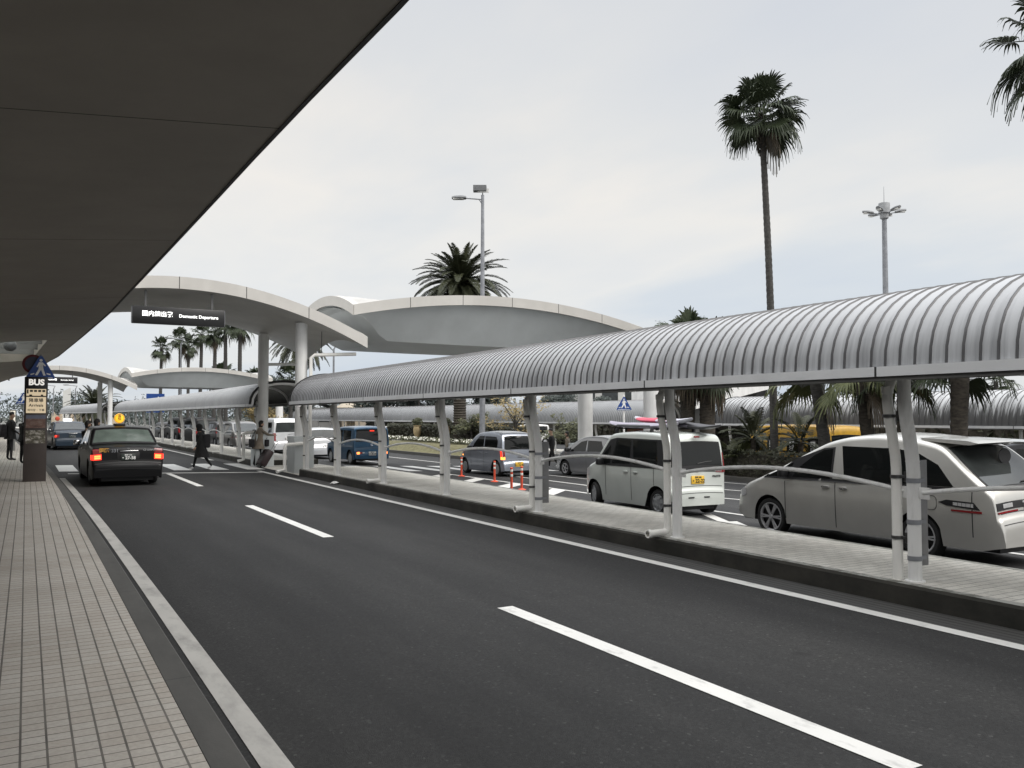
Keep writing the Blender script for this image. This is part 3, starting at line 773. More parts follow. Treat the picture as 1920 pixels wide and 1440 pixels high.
# a third curved roof far behind the palms on the right
t = thing('curved_ramp', 'pale concrete curved ramp seen between palms above the grimy walkway shelter', 'ramp', (46, 38, -0.7))
r_ = MB(); secs = []
for i in range(25):
    x = 34+26*i/24.0; z = 2.3+3.6*math.sin(PI*0.5*i/24.0)
    secs.append([(x, 38, z-0.1), (x, 38, z+1.15), (x, 44, z+1.15), (x, 44, z-0.1)])
r_.loft(secs, True, True); r_.build('ramp_deck', M['column'], t, True)
for i in range(5):
    r_ = MB(); x = 36+5.5*i; r_.box(x-0.5, 40, -0.7, x+0.5, 42, 2.3+3.6*math.sin(PI*0.5*(x-34)/26.0)); r_.build('pier', M['wallgrey'], t, True)

# ------------------------------------------------------------------ terminal: deep soffit over the sidewalk
def ex(y):
    T = [(-20, 2.15), (5, 2.12), (8, 2.05), (11.6, 2.02), (18, 1.95), (25, 1.86), (33, 1.60), (44, 1.20), (60, 0.1), (80, -2.0), (110, -5.5)]
    for (a, b), (c, d) in zip(T[:-1], T[1:]):
        if a <= y <= c: return b+(d-b)*(y-a)/(c-a)
    return T[-1][1]
tc = thing('terminal_canopy', 'huge dark soffit of the terminal roof over the sidewalk, filling the upper left', 'terminal roof', (-4, 10, 0))
def soff(y0, y1, xl, name, xr=None, thick=0.55):
    mb = MB(); n = max(2, int((y1-y0)/2)); m2 = 8; top = []; 
    secs = []
    JY = [j for j in (-5.5, 1.2, 8.05, 14.0, 21.3, 27.9) if y0 < j < y1]
    YS = sorted([y0+(y1-y0)*i/n for i in range(n+1)]+[q for j in JY for q in (j, j+0.02)])
    for y in YS:
        xe = xr if xr is not None else ex(y)
        low = [(xl+(xe-xl)*k/m2, y, 4.5-0.095*(2.12-(xl+(xe-xl)*k/m2)-(2.12-ex(y)))) for k in range(m2+1)]
        hi = [(xe, y, 4.5-0.095*(ex(y)-xe)+0.10), (xe-0.5, y, 4.5+thick), (xl, y, 4.5+thick)]
        secs.append(low+hi)
    mb.loft(secs, True, True); N = len(secs[0])
    for i in range(len(YS)-1):
        if YS[i] in JY:
            for k in range(m2): mb.m[i*N+k] = 1
    return mb.build(name, [M['soffit'], M['seam']], tc, True, angle=30)
soff(-16, 33.5, -9, 'soffit')
mb = MB(); n = 60
mb.loft([[(ex(y)-0.02, y, 4.488), (ex(y)+0.03, y, 4.50), (ex(y)+0.03, y, 4.60), (ex(y)-0.02, y, 4.602)] for y in [-16+116*i/n for i in range(n+1)]], True, True)
mb.build('edge_trim', M['seam'], tc, True)
def beam(y0, y1):
    mb = MB(); n = 8
    mb.loft([[(ex(y)-1.0, y, 4.40), (ex(y)-0.01, y, 4.495), (ex(y)-0.3, y, 5.05), (ex(y)-1.0, y, 5.05)] for y in [y0+(y1-y0)*i/n for i in range(n+1)]], True, True)
    mb.build('edge_beam', M['soffit'], tc, True)
beam(33.5, 46); soff(46, 66, -9, 'soffit'); beam(66, 76); soff(76, 108, -14, 'soffit')
for (a, b) in ((33.5, 46), (66, 76)):
    g = MB(); g.loft([[(-9, y, 4.75), (ex(y)-1.0, y, 4.75), (ex(y)-1.0, y, 4.78), (-9, y, 4.78)] for y in (a, (a+b)/2, b)], True, True)
    g.build('skylight', M['glasspane'], tc, True)
    for y in [a+(b-a)*k/4 for k in range(1, 4)]:
        g = MB(); g.box(-9, y-0.06, 4.5, ex(y)-1.0, y+0.06, 4.74); g.build('skylight_bar', M['wallgrey'], tc, True)
    for x in (-3.0, -1.2):
        g = MB(); g.box(x-0.05, a, 4.55, x+0.05, b, 4.73); g.build('skylight_bar', M['wallgrey'], tc, True)
t = thing('globe_lamp', 'dark round lamp hanging below the skylight at the left edge', 'lamp', (-0.55, 35.5, 4.55))
g = MB(); g.lathe([(0.001, -0.44), (0.1, -0.42), (0.19, -0.33), (0.21, -0.22), (0.17, -0.09), (0.08, -0.02), (0.05, 0.0)], n=18); g.build('globe', M['lampgrey'], t)
g = MB(); g.tube([(0, 0, 0), (0, 0, 0.2)], 0.02, 8); g.build('stem', M['steel'], t)
tb = thing('unseen_terminal', 'unseen terminal front behind the sidewalk, added to keep light off the soffit', 'building', (-9.5, 40, 0))  # out-of-view block, added to cut the light reaching the soffit
g = MB(); g.box(-14, -16, 0.1, -9.2, 110, 5.0); g.build('wall', M['wallgrey'], tb, True)
g = MB(); g.box(-9.2, -15, 0.3, -9.12, 108, 3.2)
g.build('glazing', M['glassgrey'], tb, True)
# ------------------------------------------------------------------ vehicles
def interp(T, s):
    if s <= T[0][0]: return T[0][1]
    for (a, b), (c, d) in zip(T[:-1], T[1:]):
        if s <= c: return b+(d-b)*(s-a)/(c-a) if c > a else d
    return T[-1][1]
def spline(T, k=6):                     # gentle Catmull-Rom through the outline
    P = [Vector((p[0], p[1])) for p in T]; out = []
    for i in range(len(P)-1):
        a = P[max(0, i-1)]; b = P[i]; c = P[i+1]; d = P[min(len(P)-1, i+2)]
        for j in range(k):
            t = j/k
            m1 = (c-a)*0.35; m2 = (d-b)*0.35
            q = b*(2*t**3-3*t*t+1)+m1*(t**3-2*t*t+t)+c*(-2*t**3+3*t*t)+m2*(t**3-t*t)
            out.append((q.x, q.y))
    out.append((P[-1].x, P[-1].y))
    res = [out[0]]
    for p in out[1:]:
        res.append((max(p[0], res[-1][0]+0.0005), p[1]))
    return res

class Car:
    """local frame: y forward, x to the right, z up; s runs from rear bumper (0) to front (L)"""
    def __init__(c, d, name, label, cat, loc, rz, group=None):
        c.d = d; c.L = d['L']; c.W = d['W']; c.out = spline(d['top']); c.r = d['r']; c.belt = d['belt']
        c.zr = max(p[1] for p in c.out); c.ar = d.get('arch', c.r+0.07); c.sill = d.get('sill', 0.22)
        c.root = thing(name, label, cat, loc, rz, group)
        c.crn = d.get('crown', 0.03); c.tum = d.get('tum', 0.12)
        im = max(range(len(c.out)), key=lambda i: c.out[i][1])
        c.rear = [(p[1], p[0]) for p in c.out[:im+1]]; c.front = [(p[1], p[0]) for p in c.out[im:]]
    def zt(c, s): return interp(c.out, s)
    def plan(c, s):
        rr, cr = c.d.get('rplan', (0.30, 0.10)); fr, cf = c.d.get('fplan', (0.75, 0.20))
        k = 1.0
        if s < rr: k -= cr*(1-max(0, s)/rr)**2.4
        q = c.L-s
        if q < fr: k -= cf*(1-max(0, q)/fr)**2.2
        return k
    def hw(c, s, z):
        b = c.belt; h = c.W/2*c.plan(s)
        if z < b: return h*(1-0.05*((b-z)/b)**2-0.012*((z/b)-0.62)**2*3)
        return h*(1-0.010*1.3-c.tum*((z-b)/(c.zr-b))**1.15)
    def zl(c, s):
        z = c.sill + (0.0 if 0.25 < s < c.L-0.25 else 0.06*(1-min(s, c.L-s)/0.25))
        for sw in c.d['axles']:
            q = c.ar**2-(s-sw)**2
            if q > 0: z = max(z, c.r+math.sqrt(q))
        return z
    def stations(c):
        S = [p[0] for p in c.out]
        for sw in c.d['axles']:
            S += [sw+c.ar*math.cos(PI*k/14) for k in range(15)]
        S += [c.L*k/26 for k in range(27)]
        S = sorted(S); R_ = [S[0]]
        for s in S[1:]:
            if s-R_[-1] > (0.004 if s < 0.35 or s > c.L-0.35 else 0.022): R_.append(s)
        return R_
    def ring(c, s):
        zt = c.zt(s); zl = min(c.zl(s), zt-0.03); r = min(0.075, (zt-zl)*0.4); zs = zt-r
        half = []
        for k in range(11):
            z = zl+(zs-zl)*k/10; half.append((c.hw(s, z), z))
        w0 = c.hw(s, zs)
        for k in range(1, 5):
            a = PI/2*k/4; half.append((w0-r*(1-math.cos(a)), zs+r*math.sin(a)))
        w1 = w0-r
        for k in range(1, 5):
            u = 1-k/4.0; half.append((w1*u, zt+c.crn*(1-u*u)))
        return [(x, s-c.L/2, z) for x, z in half] + [(-x, s-c.L/2, z) for x, z in half[-2::-1]]
    def side(c, s, z, off, sgn): return (sgn*(c.hw(s, z)+off), s-c.L/2, z)
    def tail(c, z): return interp(c.rear, z)
    def nose(c, z): return interp([(a, b) for a, b in c.front[::-1]], z)
    def end(c, u, z, off, rear=True):
        f = c.tail if rear else c.nose
        s = f(z); ds = (f(z+0.02)-f(z-0.02))/0.04         # slope of the outline
        n = Vector((-1.0 if rear else 1.0, (ds if rear else -ds))).normalized()
        w = c.hw(s, z)-0.02
        return (u*w, s-c.L/2+n.x*off, z+c.crn*(1-u*u)+n.y*off)
    def side_patch(c, poly, off, name, mat, sgns=(-1, 1), parent=None, nz=4, skirt=0.015):
        obs = []
        xs = sorted(set([p[0] for p in poly]+[min(p[0] for p in poly)+(max(p[0] for p in poly)-min(p[0] for p in poly))*k/10 for k in range(11)]))
        def rng(x):
            zs = []
            for (a, b), (e, f) in zip(poly, poly[1:]+poly[:1]):
                if min(a, e)-1e-9 <= x <= max(a, e)+1e-9:
                    if abs(e-a) < 1e-9: zs += [b, f]
                    else: zs.append(b+(f-b)*(x-a)/(e-a))
            return min(zs), max(zs)
        for sg in sgns:
            mb = MB(); rings = []
            for x in xs:
                lo, hi = rng(x)
                rings.append([c.side(x, lo+(hi-lo)*k/nz, off, sg) for k in range(nz+1)])
            mb.loft(rings, False)
            edge = [r[0] for r in rings]+[p for p in rings[-1][1:]]+[r[-1] for r in rings[::-1][1:]]+[p for p in rings[0][::-1][1:-1]]
            mb.loft([edge, [(p[0]-sg*(off+skirt), p[1], p[2]) for p in edge]], True)
            obs.append(mb.build(name, mat, parent or c.root, angle=50))
        return obs
    def end_patch(c, u0, u1, z0, z1, off, name, mat, rear=True, u0t=None, u1t=None, parent=None, skirt=0.02, nu=8, nz=5):
        u0t = u0 if u0t is None else u0t; u1t = u1 if u1t is None else u1t
        mb = MB(); rings = []
        for j in range(nz+1):
            t = j/nz; z = z0+(z1-z0)*t; a = u0+(u0t-u0)*t; b = u1+(u1t-u1)*t
            rings.append([c.end(a+(b-a)*k/nu, z, off, rear) for k in range(nu+1)])
        mb.loft(rings, False)
        o = -1 if rear else 1
        edge = rings[0]+[r[-1] for r in rings[1:]]+rings[-1][::-1][1:]+[r[0] for r in rings[::-1][1:-1]]
        mb.loft([edge, [(p[0], p[1]-o*(off+skirt), p[2]-0.005) for p in edge]], True)
        return mb.build(name, mat, parent or c.root, angle=50)
    def build(c):
        d = c.d; root = c.root; pm = d['paint']
        S = c.stations(); m = MB(); m.loft([c.ring(s) for s in S], False)
        for s, o in ((S[0], 1), (S[-1], -1)):
            R0 = c.ring(s); n = len(R0)
            for k in range(n//2): m.add([R0[k], R0[k+1], R0[n-2-k], R0[n-1-k]], [(0, 1, 2, 3)] if n-2-k != k+1 else [(0, 1, 3)])
        body = m.build('body', pm, root, angle=32)
        # underside and wheel housings
        u = MB(); w = c.W/2-0.24
        u.box(-w, -c.L/2+0.12, c.sill-0.03, w, c.L/2-0.15, c.sill+0.14); u.build('underbody', M['black'], root)
        for sw in d['axles']:
            for sg in (-1, 1):
                rings = []; u = MB()
                for k in range(13):
                    a = PI*k/12; s = sw+c.ar*math.cos(a); z = c.r+c.ar*math.sin(a)
                    rings.append([(sg*(c.hw(s, z)-0.004), s-c.L/2, z), (sg*(c.W/2-0.30), s-c.L/2, z)])
                u.loft(rings, False)
                u.add([(sg*(c.W/2-0.30), sw-c.ar-c.L/2, c.sill-0.03), (sg*(c.W/2-0.30), sw+c.ar-c.L/2, c.sill-0.03), (sg*(c.W/2-0.30), sw+c.ar-c.L/2, c.r+c.ar), (sg*(c.W/2-0.30), sw-c.ar-c.L/2, c.r+c.ar)], [(0, 1, 2, 3)])
                u.build('wheel_arch', M['black'], root)
        # wheels
        if not hasattr(Car, 'wheels'): Car.wheels = {}
        for sw in d['axles']:
            for sg in (-1, 1):
                key = (c.r, d.get('rim', 'cover'))
                loc = (sg*(c.W/2-0.035-0.10), sw-c.L/2, c.r)
                rot = (0, 0, 0 if sg > 0 else PI)
                st = d.get('steer', 0) if sw > c.L/2 else 0
                rot = (0, 0, rot[2]+st)
                if key not in Car.wheels:
                    t = MB(); r = c.r; ri = r*(0.74 if key[1] == 'alloy' else 0.66)
                    t.lathe([(ri, -0.095), (r-0.03, -0.10), (r-0.006, -0.075), (r, -0.03), (r, 0.03), (r-0.006, 0.075), (r-0.03, 0.10), (ri+0.012, 0.098), (ri, 0.085)], axis='x', n=28)
                    tw = t.build('wheel', M['tyre'], root)
                    k_ = MB()
                    k_.lathe([(ri, 0.09), (ri-0.012, 0.094), (ri-0.026, 0.085), (ri-0.03, 0.05)], axis='x', n=28)
                    if key[1] == 'cover':
                        k_.lathe([(ri-0.028, 0.072), (ri*0.6, 0.092), (ri*0.25, 0.088), (0.001, 0.092)], axis='x', n=28)
                        for q in range(7):
                            a = 2*PI*q/7; e = Vector((0, math.cos(a), math.sin(a))); f = Vector((0, -math.sin(a), math.cos(a)))
                            k_.obox(Vector((0.089, 0, 0))+e*ri*0.62, (0.006, 0, 0), e*ri*0.27, f*0.016)
                    else:
                        k_.lathe([(0.045, 0.086), (0.04, 0.095), (0.001, 0.095)], axis='x', n=20)
                        ns = 6 if key[1] == 'alloy' else 5
                        for q in range(ns):
                            a = 2*PI*q/ns
                            for da in (-0.10, 0.10):
                                e = Vector((0, math.cos(a+da), math.sin(a+da))); f = Vector((0, -math.sin(a+da), math.cos(a+da)))
                                k_.obox(Vector((0.080, 0, 0))+e*ri*0.52, (0.012, 0, 0), e*ri*0.44, f*0.011)
                    rm = k_.build('rim', M['rim'] if key[1] != 'cover' else M['steelrim'], tw)
                    h = MB(); h.lathe([(ri, 0.03), (0.001, 0.03)], axis='x', n=24); hb = h.build('hub_shade', M['black'], tw)
                    Car.wheels[key] = (tw, rm, hb)
                else:
                    a0, b0, h0 = Car.wheels[key]
                    tw = a0.copy(); COL.objects.link(tw); tw.parent = root
                    for x in (b0, h0):
                        y = x.copy(); COL.objects.link(y); y.parent = tw
                tw.location = loc; tw.rotation_euler = rot
        # glass
        gm = d.get('glass', M['glass']); rg = d.get('rglass', gm)
        for poly in d.get('side_black', []): c.side_patch(poly, 0.004, 'window_frame', M['black'])
        for poly in d['windows']: c.side_patch(poly, 0.007, 'window', gm)
        z0, z1, u0, u1 = d['rear_win']
        c.end_patch(-u0-0.03, u0+0.03, z0-0.03, z1+0.02, 0.005, 'rear_frame', M['black'], True, -u1-0.03, u1+0.03)
        c.end_patch(-u0, u0, z0, z1, 0.009, 'rear_window', rg, True, -u1, u1)
        z0, z1, u0, u1 = d['screen']
        c.end_patch(-u0, u0, z0, z1, 0.006, 'windscreen', d.get('fglass', M['glassgrey']), False, -u1, u1)
        # shut lines, handles, trim
        def shut(r_): sl = MB(); sl.loft(r_, False); sl.build('shut_line', M['seam'], root)
        for s, za, zb in d.get('doors', []):
            for sg in (-1, 1):
                n = 8
                shut([[c.side(s+e, za+(zb-za)*k/n, 0.0022, sg) for k in range(n+1)] for e in (-0.007, 0.007)])
        for sa, sb, z in d.get('hlines', []):
            for sg in (-1, 1):
                shut([[c.side(sa+(sb-sa)*k/12, z+e, 0.0022, sg) for k in range(13)] for e in (-0.007, 0.007)])
        for z, w_ in d.get('rlines', []):
            shut([[c.end(-w_+2*w_*k/12, z+e, 0.0025) for k in range(13)] for e in (-0.006, 0.006)])
        hd = d.get('handle_mat', M['chrome'])
        for s, z in d.get('handles', []):
            for sg in (-1, 1):
                h = MB(); p = c.side(s, z, 0.012, sg); h.box(p[0]-0.016, p[1]-0.075, z-0.016, p[0]+0.016, p[1]+0.075, z+0.016, bev=0.008); h.build('handle', hd, root)
        if 'mirror' in d:
            s, z = d['mirror']
            for sg in (-1, 1):
                h = MB(); p = c.side(s, z, 0.0, sg)
                x0, x1 = sorted((p[0]+sg*0.03, p[0]+sg*0.20)); h.box(x0, p[1]-0.05, z-0.02, x1, p[1]+0.07, z+0.13, bev=0.035)
                xa, xb = sorted((p[0]-sg*0.05, p[0]+sg*0.06)); h.box(xa, p[1]-0.01, z+0.0, xb, p[1]+0.03, z+0.04)
                h.build('mirror', d.get('mirror_mat', M['black']), root)
        for a in d.get('lights', []):
            u0, u1, za, zb, mt = a[:5]; both = a[5] if len(a) > 5 else True; nm = a[6] if len(a) > 6 else 'taillight'
            c.end_patch(u0, u1, za, zb, 0.012, nm, M[mt])
            if both: c.end_patch(-u1, -u0, za, zb, 0.012, nm, M[mt])
        for poly, mt, nm in d.get('side_lights', []): c.side_patch(poly, 0.008, nm, M[mt])
        for u0, u1, za, zb, mt, nm in d.get('front', []):
            c.end_patch(u0, u1, za, zb, 0.008, nm, M[mt], False)
            if u0 > 0: c.end_patch(-u1, -u0, za, zb, 0.008, nm, M[mt], False)
        for a in d.get('panels', []):
            c.end_patch(*a[:4], 0.006, a[5], M[a[4]])
        if 'plate' in d:
            zc, mt, top_, num, ink, xo = d['plate']
            y = c.tail(zc)-c.L/2-0.018
            p = MB(); p.box(xo-0.165, y-0.006, zc-0.082, xo+0.165, y+0.02, zc+0.082, bev=0.004); po = p.build('licence_plate', M[mt], root)
            text(num, 0.105, M[ink], po, face_to((xo, y-0.0075, zc-0.024), (0, -1, 0)), bold=0.003)
            text(top_, 0.046, M[ink], po, face_to((xo, y-0.0075, zc+0.050), (0, -1, 0)), bold=0.001)
        if 'wiper' in d:
            z0, u0 = d['wiper']; p = MB()
            a = Vector(c.end(0.0, z0, 0.02)); b = Vector(c.end(u0, z0+0.05, 0.022)); p.tube([a, (a+b)/2+Vector((0, -0.012, 0.012)), b], 0.009, 6)
            p.build('wiper', M['black'], root)
        return c
def T(c, body, size, mat, u, z, bold=0.002, off=0.012, name='lettering'):
    p = c.end(u, z, off); return text(body, size, M[mat], c.root, face_to(p, (0, -1, 0)), name, bold=bold)

def spec(L, W, r, belt, top, axles, windows, **k):
    d = dict(L=L, W=W, r=r, belt=belt, top=top, axles=axles, windows=windows); d.update(k); return d
P_ = {k: paint('paint_'+k, *v) for k, v in dict(
    black=((0.0035, 0.0035, 0.004), 0.0, 0.35, 0.05), navy=((0.020, 0.032, 0.048), 0.1, 0.3, 0.3), blue=((0.020, 0.075, 0.145), 0.35, 0.28),
    champagne=((0.62, 0.61, 0.575), 0.55, 0.30), pearl=((0.58, 0.61, 0.575), 0.15, 0.25), lilac=((0.33, 0.355, 0.405), 0.6, 0.27),
    grey=((0.32, 0.325, 0.335), 0.6, 0.27), silver=((0.60, 0.61, 0.62), 0.4, 0.28), white=((0.72, 0.72, 0.71), 0.0, 0.3),
    dark=((0.040, 0.041, 0.045), 0.2, 0.3, 0.4), greywarm=((0.17, 0.165, 0.16), 0.4, 0.3)).items()}
gzv = ground_z

# black taxi --------------------------------------------------------
sedan_top = [(0, 0.40), (0.02, 0.52), (0.07, 0.60), (0.09, 0.86), (0.14, 0.955), (0.30, 0.985), (0.78, 1.015), (0.95, 1.06), (1.40, 1.385), (1.58, 1.455), (2.0, 1.49), (2.5, 1.495), (2.85, 1.45), (3.42, 1.02), (3.55, 0.985), (4.2, 0.90), (4.48, 0.80), (4.56, 0.62), (4.60, 0.45)]
sedan_win = [[(1.42, 1.03), (2.36, 1.01), (2.36, 1.40), (1.72, 1.40)], [(2.42, 1.01), (3.22, 1.00), (2.80, 1.40), (2.42, 1.40)]]
taxi = spec(4.60, 1.70, 0.31, 0.98, sedan_top, [1.0, 3.70], sedan_win, paint=P_['black'], tum=0.17, crown=0.035, rplan=(0.22, 0.05), fplan=(0.5, 0.12),
    rear_win=(1.06, 1.385, 0.93, 0.90), screen=(1.06, 1.44, 0.93, 0.90), rglass=M['glassgreen'], sill=0.165,
    doors=[(1.38, 0.3, 1.38), (2.39, 0.25, 1.4), (3.28, 0.3, 0.98)], handles=[(1.62, 0.90), (2.60, 0.90)], mirror=(3.15, 0.98), mirror_mat=M['chrome'],
    rlines=[(0.555, 0.97), (0.62, 0.97)],
    lights=[(0.76, 1.0, 0.66, 0.80, 'brake'), (0.76, 1.0, 0.805, 0.93, 'redlens')],
    plate=(0.735, 'plateK', '宮崎 500', '・27-58', 'white', 0.0))
c = Car(taxi, 'taxi', 'black taxi seen from behind with lit brake lights and round yellow roof lamp', 'taxi', (2.22, 25.95, 0.0), R(1.5)).build()
for sg in (-1, 1):
    c.end_patch(*sorted((sg*0.785, sg*0.96)), 0.685, 0.775, 0.017, 'lamp_core', M['brakehot'])
    c.end_patch(*sorted((sg*0.785, sg*0.96)), 0.726, 0.734, 0.020, 'lamp_bar', M['brake'])
c.side_patch([(0.05, 0.67), (0.22, 0.67), (0.20, 0.80), (0.07, 0.80)], 0.008, 'taillight', M['brake'])
p = MB(); p.box(-0.20, -2.245, 0.865, 0.24, -2.215, 0.905, bev=0.008); p.build('garnish', M['chrome'], c.root)
p = MB(); p.box(-0.26, -2.225, 0.62, 0.27, -2.20, 0.86, bev=0.01); p.build('plate_recess', M['black'], c.root)
p = MB(); p.box(-0.10, -1.36, 1.06, 0.10, -1.30, 1.105, bev=0.01); b_ = p.build('high_brake_light', M['brakehot'], c.root)
p = MB(); p.box(-0.10, -1.41, 1.015, 0.10, -1.35, 1.045, bev=0.008); p.build('high_brake_light', M['brake'], c.root)
text('国際', 0.115, M['gold'], c.root, face_to((-0.56, -2.222, 0.905), (0, -1, 0)), bold=0.004)
text('331', 0.115, M['galv'], c.root, face_to((-0.31, -2.222, 0.895), (0, -1, 0)), bold=0.002)
text('COMFORT', 0.052, M['chrome'], c.root, face_to((0.56, -2.226, 0.905), (0, -1, 0)), bold=0.002)
p = MB(); p.lathe([(0.030, -0.004), (0.030, 0.004), (0.018, 0.004), (0.018, -0.004), (0.030, -0.004)], (0.385, -2.226, 0.91), 'y', n=20); p.lathe([(0.022, -0.004), (0.022, 0.004), (0.014, 0.004), (0.014, -0.004), (0.022, -0.004)], (0.0, -2.222, 0.945), 'y', n=16); p.build('emblem', M['chrome'], c.root)
p = MB(); p.box(-0.72, -2.30, 0.46, 0.72, -2.27, 0.55, bev=0.01); p.build('bumper_strip', M['black'], c.root)
lamp = MB(); lamp.lathe([(0.001, -0.05), (0.10, -0.048), (0.128, -0.03), (0.132, 0), (0.128, 0.03), (0.10, 0.048), (0.001, 0.05)], (0, -0.28, 1.715), 'y', n=28)
lp = lamp.build('roof_lamp', emit('lit_roof_lamp', (1.0, 0.50, 0.03), 0.75, (0.8, 0.45, 0.03)), c.root)
text('国\n際', 0.085, M['ink'], lp, face_to((0, -0.334, 1.735), (0, -1, 0)), bold=0.001)
q = MB(); q.lathe([(0.118, -0.004), (0.118, 0.004), (0.108, 0.004), (0.108, -0.004), (0.118, -0.004)], (0, -0.334, 1.715), 'y', n=28); q.build('lamp_ring', M['gold'], lp)
q = MB(); q.box(-0.14, -0.42, 1.515, 0.14, -0.14, 1.575, bev=0.015); q.build('lamp_base', M['black'], c.root)
# dark blue taxi ----------------------------------------------------
d2 = dict(taxi); d2.update(paint=P_['navy'], rglass=M['glassgrey'], lights=[(0.78, 1.0, 0.66, 0.80, 'redlens')], plate=(0.72, 'plateK', '宮崎 500', '・1-24', 'galv', 0.0))
c = Car(d2, 'taxi', 'dark blue taxi with one tail lamp lit, at the kerb beyond the bus pillar', 'taxi', (1.98, 53.4, 0), R(5)).build()
p = MB(); p.box(-0.84, -2.235, 0.68, -0.74, -2.20, 0.79, bev=0.01); p.build('lit_lamp', M['brake'], c.root)
p = MB(); p.box(-0.22, -0.33, 1.52, 0.22, -0.13, 1.66, bev=0.03); p.build('roof_lamp', M['litwhite'], c.root)
p = MB(); p.lathe([(0.001, -0.04), (0.10, -0.03), (0.12, 0), (0.10, 0.03), (0.001, 0.04)], (-0.50, -0.2, 1.66), 'y', n=20); p.build('roof_disc', M['orange'], c.root)
p = MB(); p.box(-0.2, -2.245, 0.86, 0.24, -2.215, 0.89, bev=0.006); p.build('garnish', M['chrome'], c.root)

# silver minivan ----------------------------------------------------
van = spec(5.0, 1.80, 0.33, 1.02, [(0, 0.40), (0.012, 0.54), (0.04, 0.66), (0.075, 0.72), (0.13, 1.00), (0.40, 1.25), (0.80, 1.58), (1.0, 1.665), (1.4, 1.735), (1.95, 1.765), (2.45, 1.725), (2.85, 1.63), (3.30, 1.43), (3.85, 1.165), (4.25, 1.00), (4.6, 0.88), (4.83, 0.76), (4.95, 0.62), (5.0, 0.42)],
    [1.17, 4.03], [[(0.62, 1.08), (2.45, 1.06), (2.55, 1.585), (1.55, 1.575), (1.18, 1.51), (0.88, 1.37)], [(2.72, 1.06), (3.50, 1.05), (3.36, 1.22), (3.08, 1.42), (2.90, 1.51), (2.72, 1.535)], [(3.60, 1.05), (4.08, 1.03), (3.82, 1.13), (3.50, 1.285)]],
    paint=P_['champagne'], tum=0.16, crown=0.04, rplan=(0.6, 0.17), fplan=(1.0, 0.26), rear_win=(1.08, 1.58, 0.90, 0.86), screen=(1.08, 1.62, 0.88, 0.86), rglass=M['glassgrey'], sill=0.25,
    side_black=[[(0.30, 1.035), (4.15, 1.00), (4.05, 1.06), (0.30, 1.072)], [(2.68, 1.03), (3.95, 1.02), (3.46, 1.345), (3.10, 1.47), (2.90, 1.54), (2.68, 1.565)]], fglass=M['glassgrey'],
    doors=[(2.62, 0.30, 1.03), (3.66, 0.34, 1.03), (0.36, 0.42, 1.03)], handles=[(2.46, 0.93), (2.80, 0.93)], mirror=(3.60, 1.06), rim='alloy', arch=0.375,
    rlines=[(0.74, 0.9), (0.60, 0.96)],
    lights=[(0.55, 0.82, 0.81, 0.865, 'clearlens'), (0.42, 0.98, 0.745, 0.768, 'redlens')], panels=[(-0.985, 0.985, 0.785, 0.885, 'black', 'trim_panel')],
    side_lights=[([(0.26, 0.79), (0.72, 0.82), (0.84, 0.86), (0.72, 0.90), (0.34, 0.89)], 'black', 'lamp_surround'), ([(0.34, 0.82), (0.62, 0.835), (0.62, 0.875), (0.34, 0.87)], 'clearlens', 'taillight'), ([(0.24, 0.745), (0.65, 0.75), (0.65, 0.775), (0.24, 0.775)], 'redlens', 'taillight'),
                 ([(4.65, 0.66), (4.85, 0.60), (4.87, 0.72), (4.75, 0.78), (4.65, 0.78)], 'clearlens', 'headlight')],
    front=[(0.50, 0.95, 0.62, 0.74, 'clearlens', 'headlight')],
    plate=(0.83, 'plateW', '宮崎 300', '・・・8', 'ink', 0.0), wiper=(1.10, 0.6))
c = Car(van, 'minivan', 'silver champagne minivan with tinted glass and roof spoiler, behind the nearest walkway post', 'minivan', (12.02, 9.07, gzv(12.0)), R(-1.0)).build()
sp = MB()
sp.loft([[(x, -2.00-0.06*math.cos(x*1.6)+0.02, 1.665-0.02*abs(x)), (x, -2.08-0.10*math.cos(x*1.4), 1.70-0.03*abs(x)), (x, -1.95, 1.735-0.03*abs(x)), (x, -1.25, 1.755-0.02*abs(x)), (x, -1.30, 1.70)] for x in [-0.70+1.4*k/14 for k in range(15)]], True, True)
sp.build('spoiler', P_['champagne'], c.root)
sp = MB(); sp.box(-0.2, -2.425, 0.875, 0.2, -2.39, 0.905, bev=0.008); sp.build('garnish', M['chrome'], c.root)
sp = MB(); sp.lathe([(0.001, -0.008), (0.14, -0.01), (0.15, 0), (0.14, 0.01), (0.001, 0.008)], (0.12, 0, 0), 'y', n=24)
mm = MB(); mm.v = [(p[0], p[1]-1.99, p[2]*0.75+1.49) for p in sp.v]; mm.f = sp.f; mm.m = sp.m; mm.build('rear_mirror', M['black'], c.root)
hh = MB(); pl = []
for k in range(17):
    a = 2*PI*k/16; pl.append(c.side(0.98+0.11*math.copysign(abs(math.cos(a))**0.6, math.cos(a)), 0.84+0.10*math.copysign(abs(math.sin(a))**0.6, math.sin(a)), 0.002, -1))
hh.tube(pl, 0.004, 5); hh.build('fuel_flap', M['seam'], c.root)

